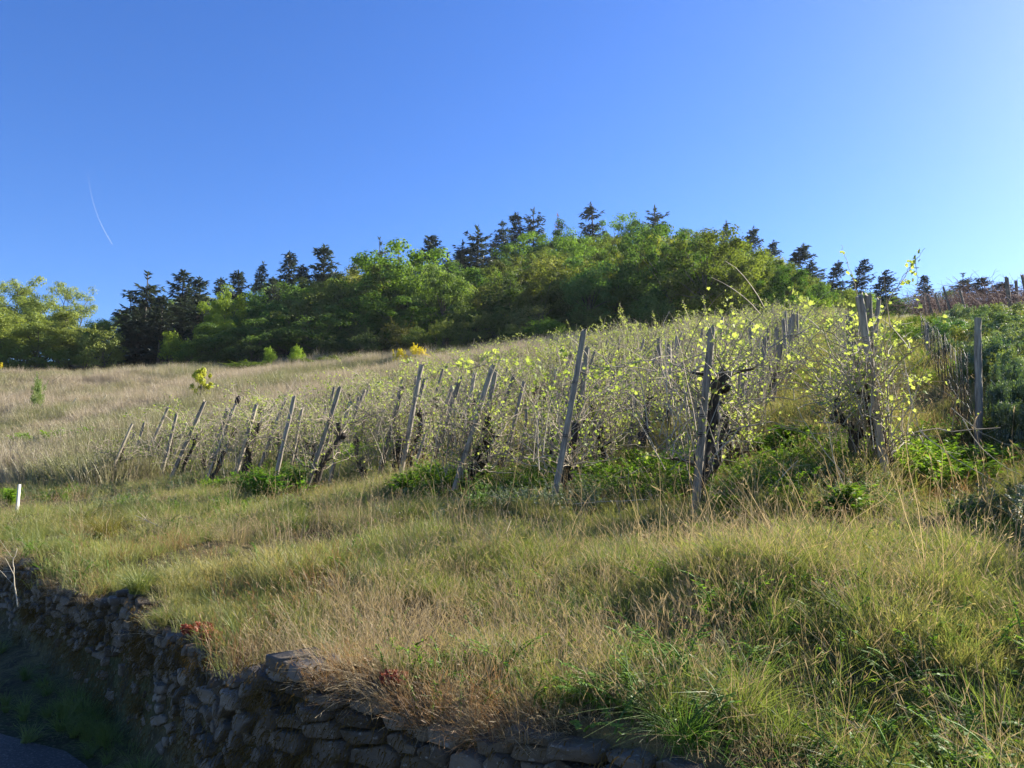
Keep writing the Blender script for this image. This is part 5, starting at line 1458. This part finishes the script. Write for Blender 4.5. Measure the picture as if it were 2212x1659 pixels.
FERN = [leafy(800 + i, 30, 56, (.25, .55), .34, .075, M['weed'], 'leafy_plant', fern=True) for i in range(3)]
WEEDP = [leafy(820 + i, 40, 26, (.25, .6), .32, .075, M['weed'], 'leafy_plant') for i in range(3)]
rr = random.Random(8)
for (u, v, w, kind, tint, lab) in [
    (1840, 1120, 150, 'f', (1, 1, .9), 'big bright ferny plant at the foot of the big right pair'), (1800, 1140, 130, 'f', (.7, .8, .8), 'darker ferny plant left of the bright one under the big right pair'),
    (1885, 1110, 90, 'f', (1.3, 1.2, .8), 'small glowing ferny plant right against the big right pair'), (1700, 985, 130, 'f', (.7, .85, .8), 'dark leafy plant in the lane left of the big right pair'),
    (1640, 1000, 110, 'f', (1, 1, .9), 'light ferny plant in the lane nearer the thick split stake'), (1580, 1125, 110, 'f', (1.2, 1.15, .8), 'yellow green ferny plant at the foot of the thick split stake'),
    (1510, 1165, 70, 'f', (1.3, 1.2, .8), 'small ferny plant in front of the thick split stake'), (1955, 985, 80, 'f', (1.1, 1.1, .8), 'upright ferny plant between the big right pair and the fence'),
    (885, 1090, 130, 'f', (1.2, 1.2, .8), 'bright ferny plant in front of the pale split stake'), (920, 1110, 110, 'f', (.85, .95, .8), 'ferny plant between the pale split stake and leaning pair'),
    (580, 1095, 130, 'w', (.55, .7, .6), 'dark leafy clump at the foot of the square topped stake'), (645, 1075, 110, 'w', (.7, .85, .7), 'dark leafy clump left of the two crossing stakes'),
    (540, 1080, 100, 'w', (.6, .75, .6), 'leafy clump right of the capped stake foot'), (1410, 1060, 130, 'w', (.9, 1, .8), 'low leafy patch left of the thick split stake'),
    (1345, 1075, 110, 'w', (.8, .95, .8), 'low leafy patch right of the tallest pair foot'), (1690, 1180, 70, 'w', (1.1, 1.1, .8), 'small leafy plant in the open grass left of the big ferny plants'),
    (60, 990, 90, 'w', (1.3, 1.25, .8), 'bright leafy clump near the left edge above the white post'), (120, 985, 100, 'w', (1.2, 1.2, .8), 'bright leafy clump second from the left edge'),
    (185, 975, 90, 'w', (1.15, 1.15, .8), 'bright leafy clump left of the thin corner stake'), (25, 1090, 60, 'w', (1.3, 1.3, .8), 'leafy clump beside the white post'), (1085, 1265, 36, 'w', (1.4, 1.3, .8), 'tiny bright plant alone in the middle of the bank')]:
    p = hit(u, v); size = w * p[1] / FPX
    src = (FERN if kind == 'f' else WEEDP)[rr.randrange(3)]
    copy_mesh_obj('leafy_plant', src, tuple(p), rr.uniform(0, 6), size / .75, lab, 'plant', 'leafy plants among the vine rows', tint)

TUFT = [blades(850 + i, 420, .07, (.12, .32), (.0018, .0036), .85, mat=M['tuft'], droop=.4, heads=18, name='grass_tussock') for i in range(3)]
for (u, v, w, lab) in [
    (965, 1478, 130, 'bright green tussock at the wall edge, left of two close together'), (1180, 1498, 150, 'grey green tussock at the wall edge with long seed stalks'),
    (1290, 1500, 120, 'tussock right of the grey green one with long stalks'), (1265, 1400, 120, 'tussock behind the wall edge pair'), (700, 1400, 130, 'soft green tussock in the left of the bank'),
    (300, 1275, 110, 'tussock drooping over the wall top near its left end'), (355, 1345, 70, 'stiff upright tussock on the wall corner stone'), (1620, 1570, 170, 'bright bladed tussock low in the middle of the bank'),
    (1480, 1610, 190, 'straw and green tussock at the bottom of the bank'), (1900, 1620, 220, 'broad tussock at the bottom right of the bank'), (1400, 1250, 80, 'dark green tussock in the upper middle of the bank'),
    (1560, 1265, 90, 'green tussock right of the dark green one'), (180, 1130, 110, 'tall green tussock left of the vine rows, above the wall'), (230, 1160, 120, 'bright green long bladed tussock near the left of the bank'),
    (1960, 1480, 160, 'tussock near the shaded right corner'), (2080, 1560, 180, 'tussock at the lower right corner edge'), (720, 1110, 110, 'tussock of drooping blades below the crossing stakes'), (640, 1150, 100, 'drooping tussock below the dark leafy clump'),
    (520, 1255, 70, 'small dark tussock left of centre on the bank'), (850, 1290, 80, 'small tussock in the russet patch of the bank')]:
    p = hit(u, v); size = w * p[1] / FPX
    copy_mesh_obj('grass_tussock', TUFT[rr.randrange(3)], tuple(p), rr.uniform(0, 6), size / .42, lab, 'grass tussock', 'grass tussocks on the bank',
                  (rr.uniform(.8, 1.25), rr.uniform(.85, 1.2), rr.uniform(.7, 1.1)))

# stonecrop on the wall top
def stonecrop():
    for (u, v, w, lab) in [(425, 1378, 60, 'red stonecrop cushion on the wall top corner'), (455, 1392, 40, 'smaller red stonecrop patch beside the cushion'), (850, 1490, 50, 'reddish stonecrop at the wall edge in the middle')]:
        p = hit(u, v); rg = np.random.default_rng(int(u)); mb = MB(); n = 130; R = w * p[1] / FPX * .5
        a = rg.uniform(0, 6.3, n); r = R * np.sqrt(rg.random(n))
        c = np.stack([r * np.cos(a), r * np.sin(a), .02 + .03 * rg.random(n)], -1)
        leaf_cards(mb, rg, c, np.full(n, .012), 9, .014, out=1.0)
        o = mb.build('stonecrop', M['sedum']); o.location = p
        tag(o, lab, 'plant', 'stonecrop on the wall')
stonecrop()

# long dry stalks
def stalks():
    lines = [([(1985, 930), (2050, 985), (2130, 1030), (2212, 1075)], 'pale bare stalk arching down to the right edge, lowest of three'),
             ([(2080, 905), (2110, 955), (2160, 1000), (2230, 1035)], 'pale bare stalk arching down to the right edge, middle of three'),
             ([(2055, 880), (2110, 930), (2170, 960), (2240, 975)], 'pale bare stalk bending right just under the fence post'),
             ([(2175, 905), (2195, 935), (2225, 955)], 'short pale twig at the right edge over the dark hollow'),
             ([(2140, 820), (2180, 860), (2225, 905)], 'thin dead stem crossing the bush at the right edge'),
             ([(1860, 1075), (1790, 990), (1745, 920), (1720, 880)], 'long thin dead stem leaning left in front of the ferny plants'),
             ([(1840, 1085), (1800, 1000), (1790, 930), (1775, 900)], 'dead stem standing left of the big right pair'),
             ([(1650, 1075), (1700, 1020), (1730, 995)], 'broken pale branch lying in the lane'), ([(1400, 1080), (1330, 1085), (1230, 1095)], 'pale stick lying in the grass by the tallest pair foot'),
             ([(350, 1140), (320, 1125), (290, 1112)], 'pale dead stem lying below the capped stake'), ([(560, 1010), (520, 1020), (470, 1015)], 'dead cane lying across the stakes left of centre'),
             ([(1080, 990), (1010, 900), (960, 870)], 'long pale cane arching between the leaning pairs'), ([(40, 1310), (32, 1250), (30, 1205), (36, 1180)], 'tall thin seeding weed growing before the left wall end')]
    for pts, lab in lines:
        (u0, v0) = pts[0] if pts[0][1] > pts[-1][1] else pts[-1]
        b = hit(u0, min(v0 + 25, 1640)); d = b[1]
        if 'left wall end' in lab: d = 5.4
        rg = np.random.default_rng(int(u0)); P0 = np.array([at(u, v, d) for u, v in pts])
        t0 = np.linspace(0, 1, len(P0)); t = np.linspace(0, 1, 20)
        P = np.stack([np.interp(t, t0, P0[:, i]) for i in range(3)], -1)
        for _ in range(4): P[1:-1] = (P[:-2] + P[1:-1] * 2 + P[2:]) / 4
        P += np.cumsum(rg.normal(0, .0025, P.shape), 0)
        o0 = P[0].copy(); mb = MB()
        add_tubes(mb, (P - o0)[None], np.linspace(.0045, .0022, 20)[None] * max(1, d / 8), 5)
        for k in range(5):
            i = rg.integers(5, 18); Q = (P[i] - o0) + np.linspace(0, 1, 5)[:, None] * (unit(P[i] - P[i - 3]) * .10 + rg.normal(0, .06, 3)) * max(1, d / 8)
            add_tubes(mb, Q[None], np.linspace(.002, .001, 5)[None] * max(1, d / 8), 3, cap=False)
        o = mb.build('dry_twig', M['stalk']); o.location = o0
        tag(o, lab, 'dry twig', 'dead stems and twigs')
stalks()

# loose pile of dead sticks in the meadow
def sticks():
    p = hit(120, 838)
    mb = MB(); rg = np.random.default_rng(2); d = p[1]
    for k in range(7):
        a = rg.normal(.2, .25); L = rg.uniform(.6, 1.5); t = np.linspace(0, 1, 5)
        P = np.stack([L * t * math.cos(a) - .5, rg.normal(0, .2) + L * t * .1, .35 + L * t * abs(math.sin(a)) + rg.normal(0, .05)], -1)
        add_tubes(mb, P[None], np.linspace(.02, .009, 5)[None], 4)
    o = mb.build('dead_branch', M['vine_bark']); o.location = p
    tag(o, 'dark dead branch lying beside the pale little bush in the meadow', 'branch')
sticks()

# ------------------------------------------------------------------ contrail
def contrail():
    px = [(186, 300), (187, 340), (191, 385), (199, 430), (212, 470), (226, 500), (243, 528)]
    t0 = np.linspace(0, 1, len(px)); t = np.linspace(0, 1, 40)
    U = np.interp(t, t0, [a for a, b in px]); V = np.interp(t, t0, [b for a, b in px])
    for _ in range(6):
        U[1:-1] = (U[:-2] + 2 * U[1:-1] + U[2:]) / 4
    P = np.array([at(u, v, 6000) for u, v in zip(U, V)])
    o0 = P[-1].copy(); mb = MB()
    add_tubes(mb, (P - o0)[None], (np.linspace(2.6, 1.0, 40) * 6000 / FPX * .55)[None], 8, cap=False)
    o = mb.build('contrail', M['contrail'], smooth=True); o.location = o0
    tone = np.repeat(np.minimum(.15 * np.clip(t * 1.25 - .25, 0, 1) ** 1.2, 1), 8).astype(np.float32)
    o.data.attributes['tone'].data.foreach_set('value', tone)
    o.visible_shadow = True
    tag(o, 'thin white curved vapour trail in the clear blue sky', 'vapour trail')
contrail()

# ------------------------------------------------------------------ light
SUN_AZ, SUN_EL = R_(58), R_(29)                 # clockwise from straight ahead; height
sd = Vector((math.sin(SUN_AZ) * math.cos(SUN_EL), math.cos(SUN_AZ) * math.cos(SUN_EL), math.sin(SUN_EL)))
sl = bpy.data.lights.new('sun', 'SUN'); sl.energy = 5.0; sl.angle = R_(.55); sl.color = (1, .93, .80)
so = bpy.data.objects.new('sun', sl); COL.objects.link(so); so.rotation_mode = 'QUATERNION'
so.rotation_quaternion = sd.to_track_quat('Z', 'Y'); so.location = (30, 30, 40)
w = bpy.data.worlds.new('World'); SC.world = w; w.use_nodes = True
nt = w.node_tree; nt.nodes.clear()
sky = nt.nodes.new('ShaderNodeTexSky'); sky.sky_type = 'NISHITA'; sky.sun_disc = False
sky.sun_elevation = SUN_EL; sky.sun_rotation = SUN_AZ
sky.altitude = 200; sky.air_density = 1.0; sky.dust_density = .38; sky.ozone_density = 5.0
bg = nt.nodes.new('ShaderNodeBackground'); bg.inputs['Strength'].default_value = .074
out = nt.nodes.new('ShaderNodeOutputWorld')
hs = nt.nodes.new('ShaderNodeHueSaturation'); hs.inputs['Saturation'].default_value = 1.2; hs.inputs['Hue'].default_value = .514
nt.links.new(sky.outputs[0], hs.inputs['Color']); nt.links.new(hs.outputs[0], bg.inputs['Color']); nt.links.new(bg.outputs[0], out.inputs['Surface'])

# ------------------------------------------------------------------ air
bm = bmesh.new(); bmesh.ops.create_cube(bm, size=1)
me = bpy.data.meshes.new('haze'); bm.to_mesh(me); bm.free()
hz = bpy.data.objects.new('haze', me); COL.objects.link(hz)
hz.scale = (2400, 2400, 152); hz.location = (0, 0, 11)
tag(hz, 'thin sunlit air over the hillside', kind='stuff')
hm, nt, nodes, links = mat_new('haze_air')
pv = nt.nodes.new('ShaderNodeVolumePrincipled'); pv.inputs['Color'].default_value = (.82, .90, 1, 1)
pv.inputs['Density'].default_value = .0001; pv.inputs['Anisotropy'].default_value = .25
ho = nt.nodes.new('ShaderNodeOutputMaterial'); nt.links.new(pv.outputs[0], ho.inputs['Volume']); me.materials.append(hm)

# ------------------------------------------------------------------ camera
cd = bpy.data.cameras.new('camera'); co = bpy.data.objects.new('camera', cd); COL.objects.link(co)
cd.sensor_width = 36.0; cd.lens = 36.0 * FPX / 2212.0
cd.clip_start = .05; cd.clip_end = 20000
co.location = (0, 0, EYE); co.rotation_euler = (PI / 2 + PITCH, 0, 0)
SC.camera = co
SC.view_settings.view_transform = 'Standard'; SC.view_settings.look = 'None'
SC.view_settings.exposure = 1.65; SC.view_settings.gamma = 1.0
SC.cycles.max_bounces = 4; SC.cycles.diffuse_bounces = 2; SC.cycles.transmission_bounces = 3; SC.cycles.glossy_bounces = 1; SC.cycles.transparent_max_bounces = 6
SC.cycles.use_denoising = True
print('vines', NV, 'fill trees', NF, 'objects', len(SC.objects))
